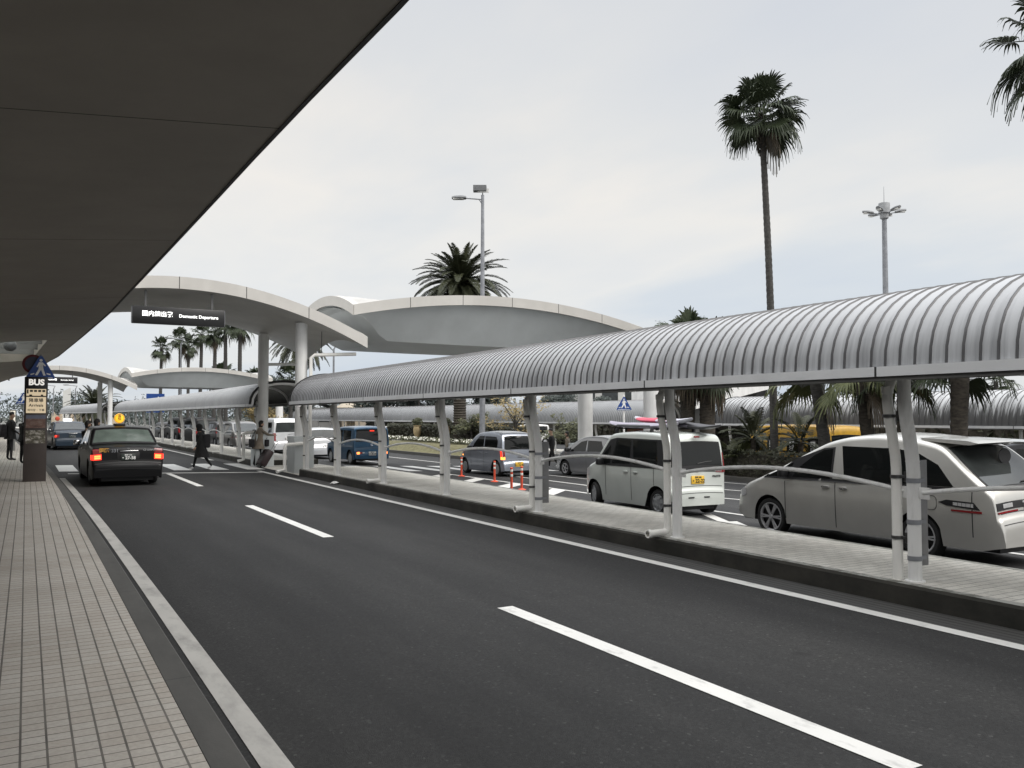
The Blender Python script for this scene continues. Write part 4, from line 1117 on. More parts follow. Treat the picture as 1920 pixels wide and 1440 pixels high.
# pearl boxy kei wagon with surfboards ---------------------------------
box = spec(3.395, 1.475, 0.275, 0.98, [(0, 0.36), (0.012, 0.50), (0.045, 0.60), (0.06, 0.95), (0.10, 1.40), (0.15, 1.60), (0.25, 1.675), (0.7, 1.715), (1.4, 1.725), (2.0, 1.69), (2.26, 1.62), (2.62, 1.25), (2.82, 1.03), (3.05, 0.95), (3.26, 0.84), (3.35, 0.68), (3.395, 0.42)],
    [0.48, 2.88], [[(0.42, 1.0), (1.32, 1.0), (1.34, 1.55), (0.50, 1.54)], [(1.42, 1.0), (2.10, 0.99), (2.10, 1.20), (1.98, 1.50), (1.95, 1.55), (1.42, 1.55)], [(2.18, 0.99), (2.66, 0.98), (2.46, 1.20), (2.18, 1.42)]],
    paint=P_['pearl'], tum=0.085, crown=0.025, rplan=(0.20, 0.07), fplan=(0.6, 0.20), rear_win=(1.03, 1.50, 0.94, 0.92), screen=(1.04, 1.58, 0.90, 0.88), sill=0.165,
    side_black=[[(0.22, 0.975), (2.75, 0.955), (2.22, 1.54), (1.95, 1.585), (0.30, 1.57)]],
    doors=[(1.37, 0.25, 0.97), (2.36, 0.30, 0.97), (0.56, 0.62, 0.97)], handles=[(1.20, 0.86), (1.56, 0.86)], mirror=(2.42, 0.98), steer=R(-16),
    rlines=[(0.60, 0.93), (0.46, 0.97)], handle_mat=P_['pearl'],
    panels=[(-0.97, 0.97, 0.89, 1.03, 'black', 'garnish')],
    lights=[(0.70, 0.985, 0.885, 0.985, 'redlens'), (0.66, 0.93, 0.90, 0.97, 'clearlens'), (0.2, 0.42, 0.36, 0.385, 'black', True, 'vent_slot')],
    side_lights=[([(0.03, 0.90), (0.10, 0.90), (0.13, 1.30), (0.09, 1.30)], 'redlens', 'taillight'), ([(3.05, 0.72), (3.25, 0.70), (3.22, 0.83), (3.05, 0.90)], 'clearlens', 'headlight')],
    front=[(0.55, 0.95, 0.66, 0.84, 'clearlens', 'headlight')],
    plate=(0.75, 'plateY', '宮崎 580', '・22-22', 'ink', 0.0), wiper=(1.055, 0.55))
c = Car(box, 'kei_wagon', 'pearl white boxy wagon with surfboards on its roof and yellow plate 22-22', 'car', (12.12, 15.05, gzv(12.0)), R(-2.5)).build()
p = MB(); p.box(-0.06, -1.69+0.035, 1.615, 0.06, -1.60, 1.65, bev=0.008); p.build('high_brake_light', M['redlens'], c.root)
p = MB(); p.lathe([(0.045, -0.006), (0.045, 0.004), (0.026, 0.004), (0.026, -0.006), (0.045, -0.006)], (0.0, -1.66, 0.955), 'y', n=18); p.build('emblem', M['chrome'], c.root)
T(c, 'PALETTE', 0.055, 'seam', 0.72, 0.80, 0.002)
kei_wagon_root = c.root
rk = thing('roof_rack', 'pair of dark roof bars clamped on the pearl wagon under the surfboards', 'roof rack', c.root.location, c.root.rotation_euler.z)
for yy in (-0.85, 0.45):
    p = MB(); p.box(-0.58, yy-0.03, 1.775, 0.58, yy+0.03, 1.80, bev=0.008)
    for sg in (-1, 1): p.box(sg*0.56-0.03, yy-0.035, 1.68, sg*0.56+0.03, yy+0.035, 1.78, bev=0.008)
    p.build('bar', M['black'], rk)
def surfboard(label, x, y, z, ln, w, mats, rz, pitch=0.0, nose=1):
    t = thing('surfboard', label, 'surfboard', (x, y, z), rz, 'surfboards tied on the roof of the pearl wagon'); t.rotation_euler = (pitch, 0, rz)
    secs = []
    for i in range(25):
        u = -1+2*i/24.0; hwid = max(0.004, w/2*(1-abs(u)**2.6)**0.62) if abs(u) < 1 else 0.004
        rk_ = 0.09*max(0, abs(u)-0.45)**2*3; th = 0.055*(1-abs(u)**3)+0.008
        secs.append([(hwid*math.cos(a), u*ln/2, rk_+th*math.sin(a)) for a in [2*PI*k/16 for k in range(16)]])
    a = MB(); a.loft(secs, True, True)
    for i, f in enumerate(a.f):
        cy = sum(a.v[k][1] for k in f)/len(f)/(ln/2); cz = max(a.v[k][2] for k in f)
        up = sum(1 for k in f if a.v[k][2] > 0) >= 2
        a.m[i] = mats[1](cy, sum(a.v[k][0] for k in f)/len(f)/(w/2)) if True else 0
    a.build('board', mats[0], t)
M['pinkboard'] = simple('pink_board', (0.55, 0.05, 0.10), 0.35); M['paleboard'] = simple('pale_board', (0.45, 0.45, 0.50), 0.35); M['darkboard'] = simple('dark_board', (0.05, 0.05, 0.055), 0.4); M['lilacbag'] = simple('lilac_bag', (0.34, 0.32, 0.38), 0.5, 0.2)
w0 = Matrix.Rotation(R(-2.5), 4, 'Z'); base = Vector((12.12, 15.05, gzv(12.0)))
def onroof(x, y, z): q = base + w0 @ Vector((x, y, z)); return q
q = onroof(-0.30, -0.15, 1.835); surfboard('lilac grey board bag, left of the boards on the wagon roof', q.x, q.y, q.z+0.02, 2.5, 0.58, ([M['lilacbag'], M['darkboard']], lambda u, v: 0 if abs(v) < 0.85 else 1), R(-2.5), R(0.5))
q = onroof(0.10, -0.35, 1.96); surfboard('pink and pale surfboard lying on top of the other boards', q.x, q.y, q.z, 2.1, 0.52, ([M['pinkboard'], M['paleboard']], lambda u, v: 1 if (u < -0.45 or u > 0.75 or (-0.15 < u < -0.05)) else 0), R(-4), R(1.0))
q = onroof(0.42, -0.75, 1.87); surfboard('dark surfboard overhanging the back of the wagon roof', q.x, q.y, q.z, 2.7, 0.50, ([M['darkboard'], M['lilacbag']], lambda u, v: 1 if abs(v) > 0.93 else 0), R(-10), R(3.0))

# lilac silver kei car with hazard lights -----------------------------------
kei = spec(3.395, 1.475, 0.275, 0.95, [(0, 0.34), (0.012, 0.47), (0.05, 0.56), (0.07, 0.90), (0.14, 1.28), (0.22, 1.48), (0.34, 1.55), (0.9, 1.60), (1.4, 1.60), (1.85, 1.55), (2.15, 1.42), (2.55, 1.10), (2.75, 0.98), (3.05, 0.88), (3.28, 0.75), (3.36, 0.60), (3.395, 0.40)],
    [0.52, 2.87], [[(0.42, 0.97), (1.32, 0.96), (1.36, 1.44), (0.58, 1.43), (0.44, 1.30)], [(1.42, 0.96), (2.30, 0.95), (2.02, 1.24), (1.76, 1.44), (1.42, 1.45)]],
    paint=P_['lilac'], tum=0.13, crown=0.03, rplan=(0.25, 0.08), fplan=(0.7, 0.22), rear_win=(0.98, 1.42, 0.88, 0.86), screen=(1.0, 1.50, 0.9, 0.86), sill=0.165,
    doors=[(1.38, 0.25, 0.95), (2.34, 0.30, 0.95)], handles=[(1.20, 0.83), (1.62, 0.83)], mirror=(2.24, 0.95), handle_mat=P_['lilac'],
    rlines=[(0.575, 0.95)], lights=[(0.90, 1.0, 0.72, 0.98, 'redlens'), (0.90, 1.0, 0.62, 0.715, 'amber'), (-0.14, 0.14, 0.66, 0.69, 'chrome', False, 'garnish')],
    side_lights=[([(0.05, 0.62), (0.15, 0.62), (0.16, 0.72), (0.07, 0.72)], 'amber', 'indicator'), ([(0.07, 0.725), (0.16, 0.725), (0.20, 1.0), (0.11, 1.0)], 'brake', 'taillight'), ([(2.96, 0.68), (3.03, 0.68), (3.03, 0.73), (2.96, 0.73)], 'amber', 'indicator')],
    front=[(0.55, 0.95, 0.60, 0.74, 'clearlens', 'headlight')], plate=(0.45, 'plateY', '宮崎 50', 'い 16-42', 'ink', -0.05), wiper=(1.0, -0.5))
c = Car(kei, 'kei_car', 'lilac silver small car with hazard lights flashing, behind the red delineator posts', 'car', (15.35, 28.1, gzv(15.3)), R(2.0)).build()
p = MB(); p.add([(0, -1.642, 0.80), (-0.03, -1.642, 0.75), (0.03, -1.642, 0.75)], [(0, 1, 2)]); p.build('emblem', M['seam'], c.root)
# grey hatchback behind the pearl wagon -------------------------------------
hat = spec(3.90, 1.695, 0.29, 0.95, [(0, 0.40), (0.015, 0.52), (0.06, 0.64), (0.12, 0.92), (0.32, 1.25), (0.50, 1.43), (0.9, 1.51), (1.5, 1.525), (2.1, 1.47), (2.55, 1.30), (3.1, 1.03), (3.4, 0.90), (3.72, 0.74), (3.85, 0.58), (3.90, 0.40)],
    [0.62, 3.12], [[(0.75, 0.99), (1.72, 0.97), (1.76, 1.37), (1.0, 1.36)], [(1.82, 0.97), (2.72, 0.95), (2.45, 1.14), (2.14, 1.32), (1.82, 1.38)], [(2.78, 0.95), (3.02, 0.94), (2.86, 1.02), (2.70, 1.10)]],
    paint=P_['grey'], tum=0.17, crown=0.04, rplan=(0.4, 0.12), fplan=(0.9, 0.26), rear_win=(1.0, 1.38, 0.88, 0.84), screen=(1.0, 1.42, 0.9, 0.86), sill=0.165, rim='alloy5',
    doors=[(1.78, 0.25, 0.96), (2.80, 0.3, 0.94), (0.9, 0.62, 0.98)], hlines=[(0.7, 2.9, 0.80)], handles=[(1.55, 0.84), (2.0, 0.84)], mirror=(2.80, 0.95),
    handle_mat=P_['grey'], lights=[(0.72, 1.0, 0.78, 1.0, 'redlens')], front=[(0.5, 0.95, 0.60, 0.76, 'clearlens', 'headlight')],
    side_lights=[([(3.45, 0.64), (3.74, 0.58), (3.72, 0.70), (3.45, 0.80)], 'clearlens', 'headlight')], plate=(0.6, 'plateW', '宮崎 501', 'せ 41-07', 'ink', 0))
Car(hat, 'hatchback', 'mid grey hatchback pointing left, half hidden by the pearl wagon', 'car', (18.85, 26.3, gzv(18.8)), R(4.0)).build()
# blue cube-shaped wagon ------------------------------------------------
cube = spec(3.73, 1.66, 0.30, 0.95, [(0, 0.40), (0.015, 0.55), (0.06, 0.66), (0.075, 1.0), (0.10, 1.42), (0.16, 1.58), (0.28, 1.635), (1.0, 1.66), (1.8, 1.64), (2.25, 1.56), (2.62, 1.18), (2.78, 1.0), (3.1, 0.95), (3.5, 0.86), (3.66, 0.68), (3.73, 0.42)],
    [0.60, 3.03], [[(0.45, 1.0), (1.40, 0.99), (1.42, 1.50), (0.5, 1.49)], [(1.50, 0.99), (2.44, 0.98), (2.1, 1.40), (2.02, 1.50), (1.50, 1.50)]],
    paint=P_['blue'], tum=0.08, crown=0.03, rplan=(0.2, 0.06), fplan=(0.5, 0.15), rear_win=(1.03, 1.50, 0.92, 0.90), screen=(1.02, 1.54, 0.9, 0.88), sill=0.22,
    doors=[(1.45, 0.25, 0.97), (2.42, 0.3, 0.97)], handles=[(1.25, 0.86), (1.65, 0.86)], mirror=(2.36, 0.98), rlines=[(0.68, 0.93), (0.75, 0.9)],
    lights=[(0.76, 0.93, 0.47, 0.56, 'brakehot'), (0.60, 0.75, 0.48, 0.55, 'redlens'), (0.48, 0.59, 0.49, 0.54, 'clearlens')],
    side_lights=[([(3.3, 0.70), (3.5, 0.68), (3.48, 0.82), (3.3, 0.88)], 'clearlens', 'headlight')], plate=(0.50, 'plateW', '宮崎 501', 'つ 30-84', 'ink', 0.0))
c = Car(cube, 'compact_wagon', 'metallic blue box-shaped wagon with round brake lights lit, behind the walkway handrail', 'car', (12.97, 36.9, gzv(13.0)), R(2.0)).build()
p = MB(); p.box(-0.10, -1.82, 1.46, 0.10, -1.785, 1.50, bev=0.01); p.build('high_brake_light', M['brake'], c.root)
p = MB(); p.lathe([(0.05, -0.006), (0.05, 0.004), (0.03, 0.004), (0.03, -0.006), (0.05, -0.006)], (0.0, -1.80, 0.86), 'y', n=18); p.build('emblem', M['chrome'], c.root)
# silver small hatchback -----------------------------------------------
viz = dict(hat); viz.update(L=3.61, paint=P_['silver'], axles=[0.60, 2.97], top=[(0, 0.40), (0.02, 0.55), (0.10, 0.68), (0.16, 0.95), (0.34, 1.24), (0.50, 1.42), (0.9, 1.50), (1.4, 1.50), (1.9, 1.42), (2.6, 1.05), (2.8, 0.97), (3.3, 0.84), (3.52, 0.66), (3.61, 0.42)],
    windows=[[(0.72, 0.99), (1.55, 0.97), (1.6, 1.36), (0.92, 1.34)], [(1.66, 0.97), (2.42, 0.95), (2.1, 1.2), (1.9, 1.34), (1.66, 1.37)]], doors=[(1.6, 0.25, 0.96), (2.5, 0.3, 0.94)], hlines=[], handles=[(1.4, 0.84), (1.85, 0.84)], mirror=(2.42, 0.95),
    rear_win=(1.02, 1.38, 0.84, 0.80), lights=[(0.76, 1.0, 0.74, 0.98, 'redlens')], side_lights=[([(0.14, 0.76), (0.36, 0.80), (0.40, 0.96), (0.24, 0.96)], 'redlens', 'taillight')], rglass=M['glassgrey'])
Car(viz, 'hatchback', 'light silver rounded hatchback with dark red tail lamps, left of the blue wagon', 'car', (12.8, 42.85, gzv(12.8)), R(2)).build()
# big white van, rear view behind the woman -----------------------------------
bigvan = dict(box); bigvan.update(L=4.7, W=1.70, r=0.31, paint=P_['silver'], axles=[0.95, 3.6], steer=0, top=[(0, 0.42), (0.015, 0.58), (0.06, 0.72), (0.09, 1.15), (0.16, 1.75), (0.26, 1.93), (0.5, 1.98), (2.0, 2.0), (3.3, 1.93), (3.6, 1.80), (4.05, 1.25), (4.3, 1.08), (4.6, 0.9), (4.7, 0.45)], belt=1.15, tum=0.12,
    windows=[[(0.45, 1.2), (1.7, 1.18), (1.72, 1.76), (0.55, 1.76)], [(1.8, 1.18), (2.7, 1.18), (2.7, 1.76), (1.8, 1.76)], [(2.8, 1.18), (3.7, 1.16), (3.4, 1.7), (2.8, 1.74)]], side_black=[], doors=[(1.76, 0.3, 1.15), (2.75, 0.3, 1.15)], handles=[(2.5, 1.02), (2.9, 1.02)], mirror=(3.7, 1.2),
    rear_win=(1.22, 1.72, 0.86, 0.82), screen=(1.2, 1.75, 0.9, 0.86), panels=[], lights=[(0.86, 1.0, 0.72, 1.15, 'redlens')], side_lights=[([(0.05, 0.74), (0.13, 0.74), (0.15, 1.15), (0.08, 1.15)], 'redlens', 'taillight')], front=[], rlines=[(0.70, 0.93)], plate=(0.86, 'plateW', '宮崎 400', 'さ 52-16', 'ink', 0.0), rglass=M['glassgrey'])
Car(bigvan, 'van', 'tall silver white van seen from behind, next to the woman with the suitcase', 'van', (12.85, 50.6, gzv(12.8)), R(2)).build()
# row of cars waiting behind the farther walkway --------------------------------
ROW = 'cars waiting behind the farther walkway'
dv = dict(van); dv.update(paint=P_['greywarm'], rim='cover')
Car(dv, 'minivan', 'warm grey minivan behind the first posts of the farther walkway', 'minivan', (12.2, 58.2, gzv(12.2)), R(3), ROW).build()
db = dict(box); db.update(paint=P_['dark'], steer=0, plate=(0.75, 'plateY', '宮崎 580', 'き 63-11', 'ink', 0.0))
Car(db, 'kei_wagon', 'dark grey boxy wagon, in front of the warm grey minivan', 'car', (12.3, 64.5, gzv(12.3)), R(4), ROW).build()
dw = dict(viz); dw.update(paint=P_['white'])
Car(dw, 'hatchback', 'white hatchback seen between the posts beside the walking pedestrian', 'car', (14.7, 66.5, gzv(14.7)), R(4), ROW).build()
dk = dict(bigvan); dk.update(paint=P_['black'])
Car(dk, 'van', 'black van with a pale roof line, nearer one behind the pedestrian', 'van', (12.0, 71.5, gzv(12)), R(5), ROW).build()
Car(dk, 'van', 'black van farther up the row, close to the second crosswalk', 'van', (11.8, 79, gzv(11.8)), R(6), ROW).build()
dd = dict(hat); dd.update(paint=P_['dark'])
Car(dd, 'hatchback', 'dark hatchback at the far end of the waiting row', 'car', (11.5, 87, gzv(11.5)), R(7), ROW).build()
dd = dict(viz); dd.update(paint=P_['silver'])
Car(dd, 'hatchback', 'silver hatchback out in the passing lane beyond the black vans', 'car', (14.6, 77, gzv(14.6)), R(6), ROW).build()
# cars beyond
dg = dict(van); dg.update(paint=P_['dark'], rim='cover')
Car(dg, 'minivan', 'dark minivan cut off by the right edge, behind the silver minivan', 'minivan', (17.6, 9.6, gzv(17.6)), R(4)).build()
lot = 'cars parked beyond the planting and the far walkway'
ds = dict(taxi); ds.update(paint=P_['white'], lights=[], rglass=M['glassgrey']); ds.pop('plate')
zl_ = -0.59
Car(ds, 'sedan', 'white sedan showing its windscreen, just right of the pearl wagon behind the hedge', 'car', (26.2, 29.6, zl_), R(150), lot).build()
Car(ds, 'sedan', 'white sedan behind the slim yellow-leaved tree', 'car', (35.5, 64, zl_), R(80), lot).build()
dwv = dict(box); dwv.update(paint=P_['white'], steer=0); dwv.pop('plate')
Car(dwv, 'kei_wagon', 'white boxy car right of the yellow exit sign', 'car', (36.5, 61.2, zl_), R(85), lot).build()
dbv = dict(cube); dbv.update(paint=P_['black'], lights=[(0.76, 0.93, 0.47, 0.56, 'redlens')]); dbv.pop('plate')
Car(dbv, 'compact_wagon', 'black car right of the long hedge and its urns', 'car', (35, 84, zl_), R(88), lot).build()
dwh = dict(viz); dwh.update(paint=P_['white'])
Car(dwh, 'hatchback', 'white domed hatchback roof seen over the blue wagon', 'car', (26.5, 70.5, zl_), R(60), lot).build()
# yellow bus ------------------------------------------------------------
bus = spec(6.3, 2.05, 0.36, 1.15, [(0, 0.45), (0.02, 0.8), (0.06, 1.5), (0.12, 2.2), (0.22, 2.42), (0.5, 2.50), (3.5, 2.52), (5.3, 2.46), (5.75, 2.3), (6.1, 1.3), (6.22, 1.05), (6.3, 0.5)], [1.4, 5.1],
    [[(0.35, 1.25), (1.9, 1.25), (1.9, 1.95), (0.35, 1.95)], [(2.0, 1.25), (3.5, 1.25), (3.5, 1.95), (2.0, 1.95)], [(3.6, 1.25), (4.9, 1.25), (4.9, 1.95), (3.6, 1.95)], [(5.0, 1.25), (5.85, 1.25), (5.6, 1.95), (5.0, 1.95)]],
    paint=M['yellow'], tum=0.08, crown=0.05, rplan=(0.3, 0.06), fplan=(0.4, 0.1), rear_win=(1.4, 2.05, 0.86, 0.84), screen=(1.35, 2.2, 0.9, 0.88), sill=0.3, lights=[(0.85, 0.98, 0.8, 1.1, 'redlens')], doors=[(1.95, 0.4, 2.2), (3.55, 0.4, 2.2)], arch=0.44)
c = Car(bus, 'minibus', 'yellow minibus with dark windows, partly hidden by palm fronds and trunks', 'bus', (26.3, 23.3, -0.59), R(-4)).build(); c.root.scale = (0.90, 0.72, 0.80)
for s, z, body, sz, mt in ((2.4, 2.12, 'Times Car', 0.26, 'ink'), (4.6, 2.12, 'Times Car', 0.26, 'ink'), (2.0, 1.05, '42', 0.2, 'ink'), (4.9, 1.05, '42', 0.2, 'ink')):
    for sg in (-1, 1):
        pz = c.side(s, z, 0.02, sg); text(body, sz, M[mt], c.root, face_to(pz, (sg, 0, 0.05)), bold=0.004)
for s in (1.1, 2.6, 4.1):
    for sg in (-1, 1):
        for o, mt in ((0.0, 'white'), (0.5, 'yellow')):
            q = MB(); q.loft([[c.side(s+o-0.16, z, 0.016, sg), c.side(s+o+0.16, z, 0.016, sg)] for z in (1.32, 1.55, 1.78)], False); st = q.build('sticker', M[mt], c.root)
        for (a0, b0, a1, b1) in ((-0.02, 1.36, 0.02, 1.74), (-0.12, 1.52, 0.12, 1.58), (-0.06, 1.38, 0.06, 1.41)):
            q = MB(); q.loft([[c.side(s+a0, z, 0.019, sg), c.side(s+a1, z, 0.019, sg)] for z in (b0, b1)], False); q.build('sticker_mark', M['ink'], c.root)
# ------------------------------------------------------------------ plants
def curve_pts(p, d, ln, sag, n):
    """points along an arching stem: start p, direction d, length ln, bending down by sag"""
    P = [Vector(p)]; d = Vector(d).normalized()
    for i in range(n):
        d = (d+Vector((0, 0, -sag/n))).normalized(); P.append(P[-1]+d*(ln/n))
    return P, d
def fan_leaf(mb, base, az, el, pet, size, rng, nl=22, droop=0.5, sag=0.5, mi=0):
    d0 = Vector((math.cos(az)*math.cos(el), math.sin(az)*math.cos(el), math.sin(el)))
    P, d = curve_pts(base, d0, pet, sag, 4)
    mb.tube(P, [0.030, 0.026, 0.022, 0.018, 0.015], 4, False, mi)
    f = d.normalized(); s = f.cross(Vector((0, 0, 1)))
    s = s.normalized() if s.length > 0.05 else Vector((math.cos(az+1.57), math.sin(az+1.57), 0))
    tw = rng.uniform(-0.5, 0.5); up = s.cross(f); s = (s*math.cos(tw)+up*math.sin(tw)).normalized(); nrm = s.cross(f).normalized()
    span = R(rng.uniform(95, 125)); dphi = 2*span/(nl-1)
    for i in range(nl):
        phi = -span+dphi*i
        a = f*math.cos(phi)+s*math.sin(phi); b = -f*math.sin(phi)+s*math.cos(phi)
        a = (a+nrm*0.18*math.cos(phi*0.5)).normalized()
        ln = size*(0.72+0.28*math.cos(phi*0.8))*rng.uniform(0.88, 1.08)
        hw = math.tan(dphi*0.5)*1.05
        fold = nrm*0.012*(1 if i % 2 else -1)
        ts = (0.03, 0.40, 0.62, 0.82, 1.0); wv = (0.03*hw*ln, 0.40*hw*ln, 0.56*hw*ln, 0.26*hw*ln, 0.0015)
        V = []
        dr = droop*rng.uniform(0.6, 1.5)
        for t, w in zip(ts, wv):
            q = max(0.0, t-0.45)/0.55
            c = P[-1]+a*(ln*t*(1-0.18*q*q*dr))+Vector((0, 0, -1))*(dr*ln*0.62*q*q)
            V += [c-b*w+fold*t, c+b*w-fold*t]
        mb.add(V, [(2*k, 2*k+1, 2*k+3, 2*k+2) for k in range(4)], mi)
def feather_leaf(mb, base, az, el, ln, rng, npair=34, lw=0.45, sag=1.2, mi=0, wd=0.020):
    d0 = Vector((math.cos(az)*math.cos(el), math.sin(az)*math.cos(el), math.sin(el)))
    n = 12; P, d = curve_pts(base, d0, ln, sag, n)
    mb.tube(P, [0.045*(1-0.85*i/n) for i in range(n+1)], 4, False, mi)
    for k in range(npair):
        t = 0.12+0.88*k/(npair-1); x = t*n; i = min(n-1, int(x)); q = P[i]+(P[i+1]-P[i])*(x-i)
        tg = (P[i+1]-P[i]).normalized(); s = tg.cross(Vector((0, 0, 1))); s = s.normalized() if s.length > 0.05 else Vector((1, 0, 0)); up = s.cross(tg)
        l = lw*(math.sin(PI*min(1, 0.18+t*0.82))**0.6+0.12)*rng.uniform(0.85, 1.1)
        for sg in (-1, 1):
            a = (s*sg*0.72+tg*0.62+up*0.28+Vector((0, 0, rng.uniform(-0.15, 0.1)))).normalized()
            b = tg.cross(a).normalized(); b = a.cross(b).normalized()
            m1 = q+a*l*0.5; e = q+a*l+Vector((0, 0, -0.22*l))
            mb.add([q-b*wd*0.5, q+b*wd*0.5, m1+b*wd, m1-b*wd, e+b*0.002, e-b*0.002], [(0, 1, 2, 3), (3, 2, 4, 5)], mi)
def trunk_mesh(h, r0, r1, lean=(0, 0), rng=None, ringstep=0.22, flare=0.25, amp=0.07, n=14, bow=0.0):
    mb = MB(); k = max(6, int(h/ringstep)); rings = []
    for i in range(k*2+1):
        t = i/(k*2); z = h*t
        r = r0+(r1-r0)*t+flare*r0*math.exp(-z*2.2)
        r *= (1+amp*(0.5 if i % 2 else -0.5))*(1+rng.uniform(-0.02, 0.02))
        cx = lean[0]*t+bow*math.sin(PI*t); cy = lean[1]*t
        rings.append([(cx+r*math.cos(2*PI*j/n), cy+r*math.sin(2*PI*j/n), z) for j in range(n)])
    mb.loft(rings, True, True); return mb
def fan_palm(name, label, loc, h, r0, r1, nleaf, pet, size, seed, group=None, nl=22, lean=(0, 0), mats=('bark', 'fan'), dead=3, el0=-0.9, bow=0.0, boots=0):
    rng = random.Random(seed); t = thing(name, label, 'palm tree', loc, 0, group)
    trunk_mesh(h, r0, r1, lean, rng, bow=bow).build('trunk', M[mats[0]], t)
    c = MB(); top = Vector((lean[0], lean[1], h))
    for i in range(nleaf):
        u = (i+0.5)/nleaf
        az = i*2.39996+rng.uniform(-0.3, 0.3); el = el0+(1.5-el0)*u**0.9+rng.uniform(-0.12, 0.12)
        b = top+Vector((0.1*math.cos(az), 0.1*math.sin(az), -0.25+0.4*u))
        fan_leaf(c, b, az, el, pet*rng.uniform(0.8, 1.15)*(1.0 if u < 0.85 else 0.8), size*rng.uniform(0.85, 1.1), rng, nl, rng.uniform(0.35, 0.75)*(1.2 if el < 0.3 else 0.8), rng.uniform(0.3, 0.8))
    c.build('crown', M[mats[1]], t, smooth=False)
    if dead:
        c = MB()
        for i in range(dead):
            az = rng.uniform(0, 6.28) if i else -0.9
            fan_leaf(c, top+Vector((0.1*math.cos(az), 0.1*math.sin(az), -0.35)), az, -1.0, pet*0.85, size*0.95, rng, nl, 1.0, 1.2)
        c.build('dead_fronds', M['deadfan'], t, smooth=False)
    if boots:
        c = MB()
        for i in range(boots):
            az = i*2.4; z = h-0.10-1.5*i/boots
            c.tube([top+Vector((r1*0.9*math.cos(az), r1*0.9*math.sin(az), z-h)), top+Vector(((r1+0.07)*math.cos(az), (r1+0.07)*math.sin(az), z-h+0.22))], [0.05, 0.02], 5)
        c.build('leaf_bases', M['barkdark'], t)
    return t
def feather_palm(name, label, loc, h, r0, r1, nleaf, ln, seed, group=None, npair=34, lw=0.45, trunk=True, mats=('barkdark', 'feather'), el0=-0.75, sag=1.3, wd=0.022):
    rng = random.Random(seed); t = thing(name, label, 'palm tree', loc, 0, group)
    if trunk: trunk_mesh(h, r0, r1, (0, 0), rng, 0.16, 0.1, 0.12).build('trunk', M[mats[0]], t)
    c = MB()
    for i in range(nleaf):
        u = (i+0.5)/nleaf; az = i*2.39996+rng.uniform(-0.25, 0.25); el = el0+(1.45-el0)*u**0.85+rng.uniform(-0.1, 0.1)
        feather_leaf(c, (0.12*math.cos(az), 0.12*math.sin(az), h-0.1+0.3*u), az, el, ln*rng.uniform(0.85, 1.08)*(1 if u < 0.8 else 0.8), rng, npair, lw, sag*rng.uniform(0.8, 1.2), wd=wd)
    c.build('crown', M[mats[1]], t, smooth=False)
    return t
def leafcloud(mb, c, rad, n, size, rng, shell=0.5, mi=0):
    for _ in range(n):
        while True:
            p = Vector((rng.uniform(-1, 1), rng.uniform(-1, 1), rng.uniform(-1, 1)))
            if shell*0.6 < p.length < 1: break
        q = Vector((c[0]+p.x*rad[0], c[1]+p.y*rad[1], c[2]+p.z*rad[2]))
        a = Vector((rng.gauss(0, 1), rng.gauss(0, 1), rng.gauss(0, 1))).normalized(); b = a.orthogonal().normalized()
        s = size*rng.uniform(0.6, 1.4)
        mb.add([q-a*s, q+b*s*0.45, q+a*s, q-b*s*0.45], [(0, 1, 2, 3)], mi)

BED = ground_z(23.5)+0.2
fan_palm('fan_palm', 'tall slender fan palm standing alone against the sky, left of the high lamp mast', (23.6, 22.15, BED), 12.5-BED+0.45, 0.15, 0.105, 37, 0.74, 0.96, 12, None, 26, (-0.28, 0.20), dead=1, bow=0.10, el0=-0.62, boots=46)
fan_palm('fan_palm', 'fan palm cut off by the top right corner of the photo', (24.95, 12.7, BED), 12.6, 0.15, 0.11, 27, 1.0, 1.1, 23, None, 26, (0.0, 0.1), dead=2, el0=-0.8)
G_ = 'short fan palms in the bed behind the hedge'
fan_palm('fan_palm', 'short leaning fan palm with green hanging leaves, left of its twin over the silver minivan', (23.9, 19.95, BED), 3.9, 0.22, 0.18, 16, 1.0, 0.95, 31, G_, 24, (-0.45, 0.3), ('bark', 'fanlight'), dead=1, el0=-0.75)
fan_palm('fan_palm', 'short fan palm with a dark trunk directly above the minivan roof', (23.9, 18.25, BED), 3.95, 0.23, 0.19, 16, 1.0, 0.95, 37, G_, 24, (-0.35, 0.2), ('barkdark', 'fanlight'), dead=1, el0=-0.75)
fan_palm('fan_palm', 'short fan palm behind the nearest walkway post', (24.2, 17.35, BED), 3.9, 0.2, 0.17, 14, 0.9, 0.9, 41, G_, 22, (0, 0), ('barkdark', 'fan'), dead=0, el0=-0.6)
fan_palm('fan_palm', 'short fan palm whose trunk flares at the top, right of the nearest walkway post', (23.8, 15.3, BED), 4.0, 0.20, 0.27, 16, 0.95, 0.95, 43, G_, 22, (0.15, -0.05), ('barkdark', 'fan'), dead=0, el0=-0.55)
fan_palm('shaggy_palm', 'stout shaggy palm with hanging dead skirt, left one behind the pearl wagon', (24.6, 28.0, -0.45), 5.15, 0.33, 0.30, 30, 0.9, 1.1, 47, 'shaggy palms beside the crossing columns', 22, (0.1, 0), ('barkdark', 'fan'), dead=8, el0=-1.1, boots=40)
fan_palm('shaggy_palm', 'shaggy palm with a dark trunk, right one above the pearl wagon', (25.2, 27.4, -0.45), 4.85, 0.34, 0.30, 26, 0.9, 1.05, 53, 'shaggy palms beside the crossing columns', 22, (0, 0), ('barkdark', 'fan'), dead=6, el0=-1.1, boots=40)
feather_palm('date_palm', 'big feather palm with a dense round crown behind the deep arched roof', (24.4, 49.6, -0.3), 10.6, 0.42, 0.38, 130, 3.45, 61, None, 64, 0.44, wd=0.022, el0=-1.0)
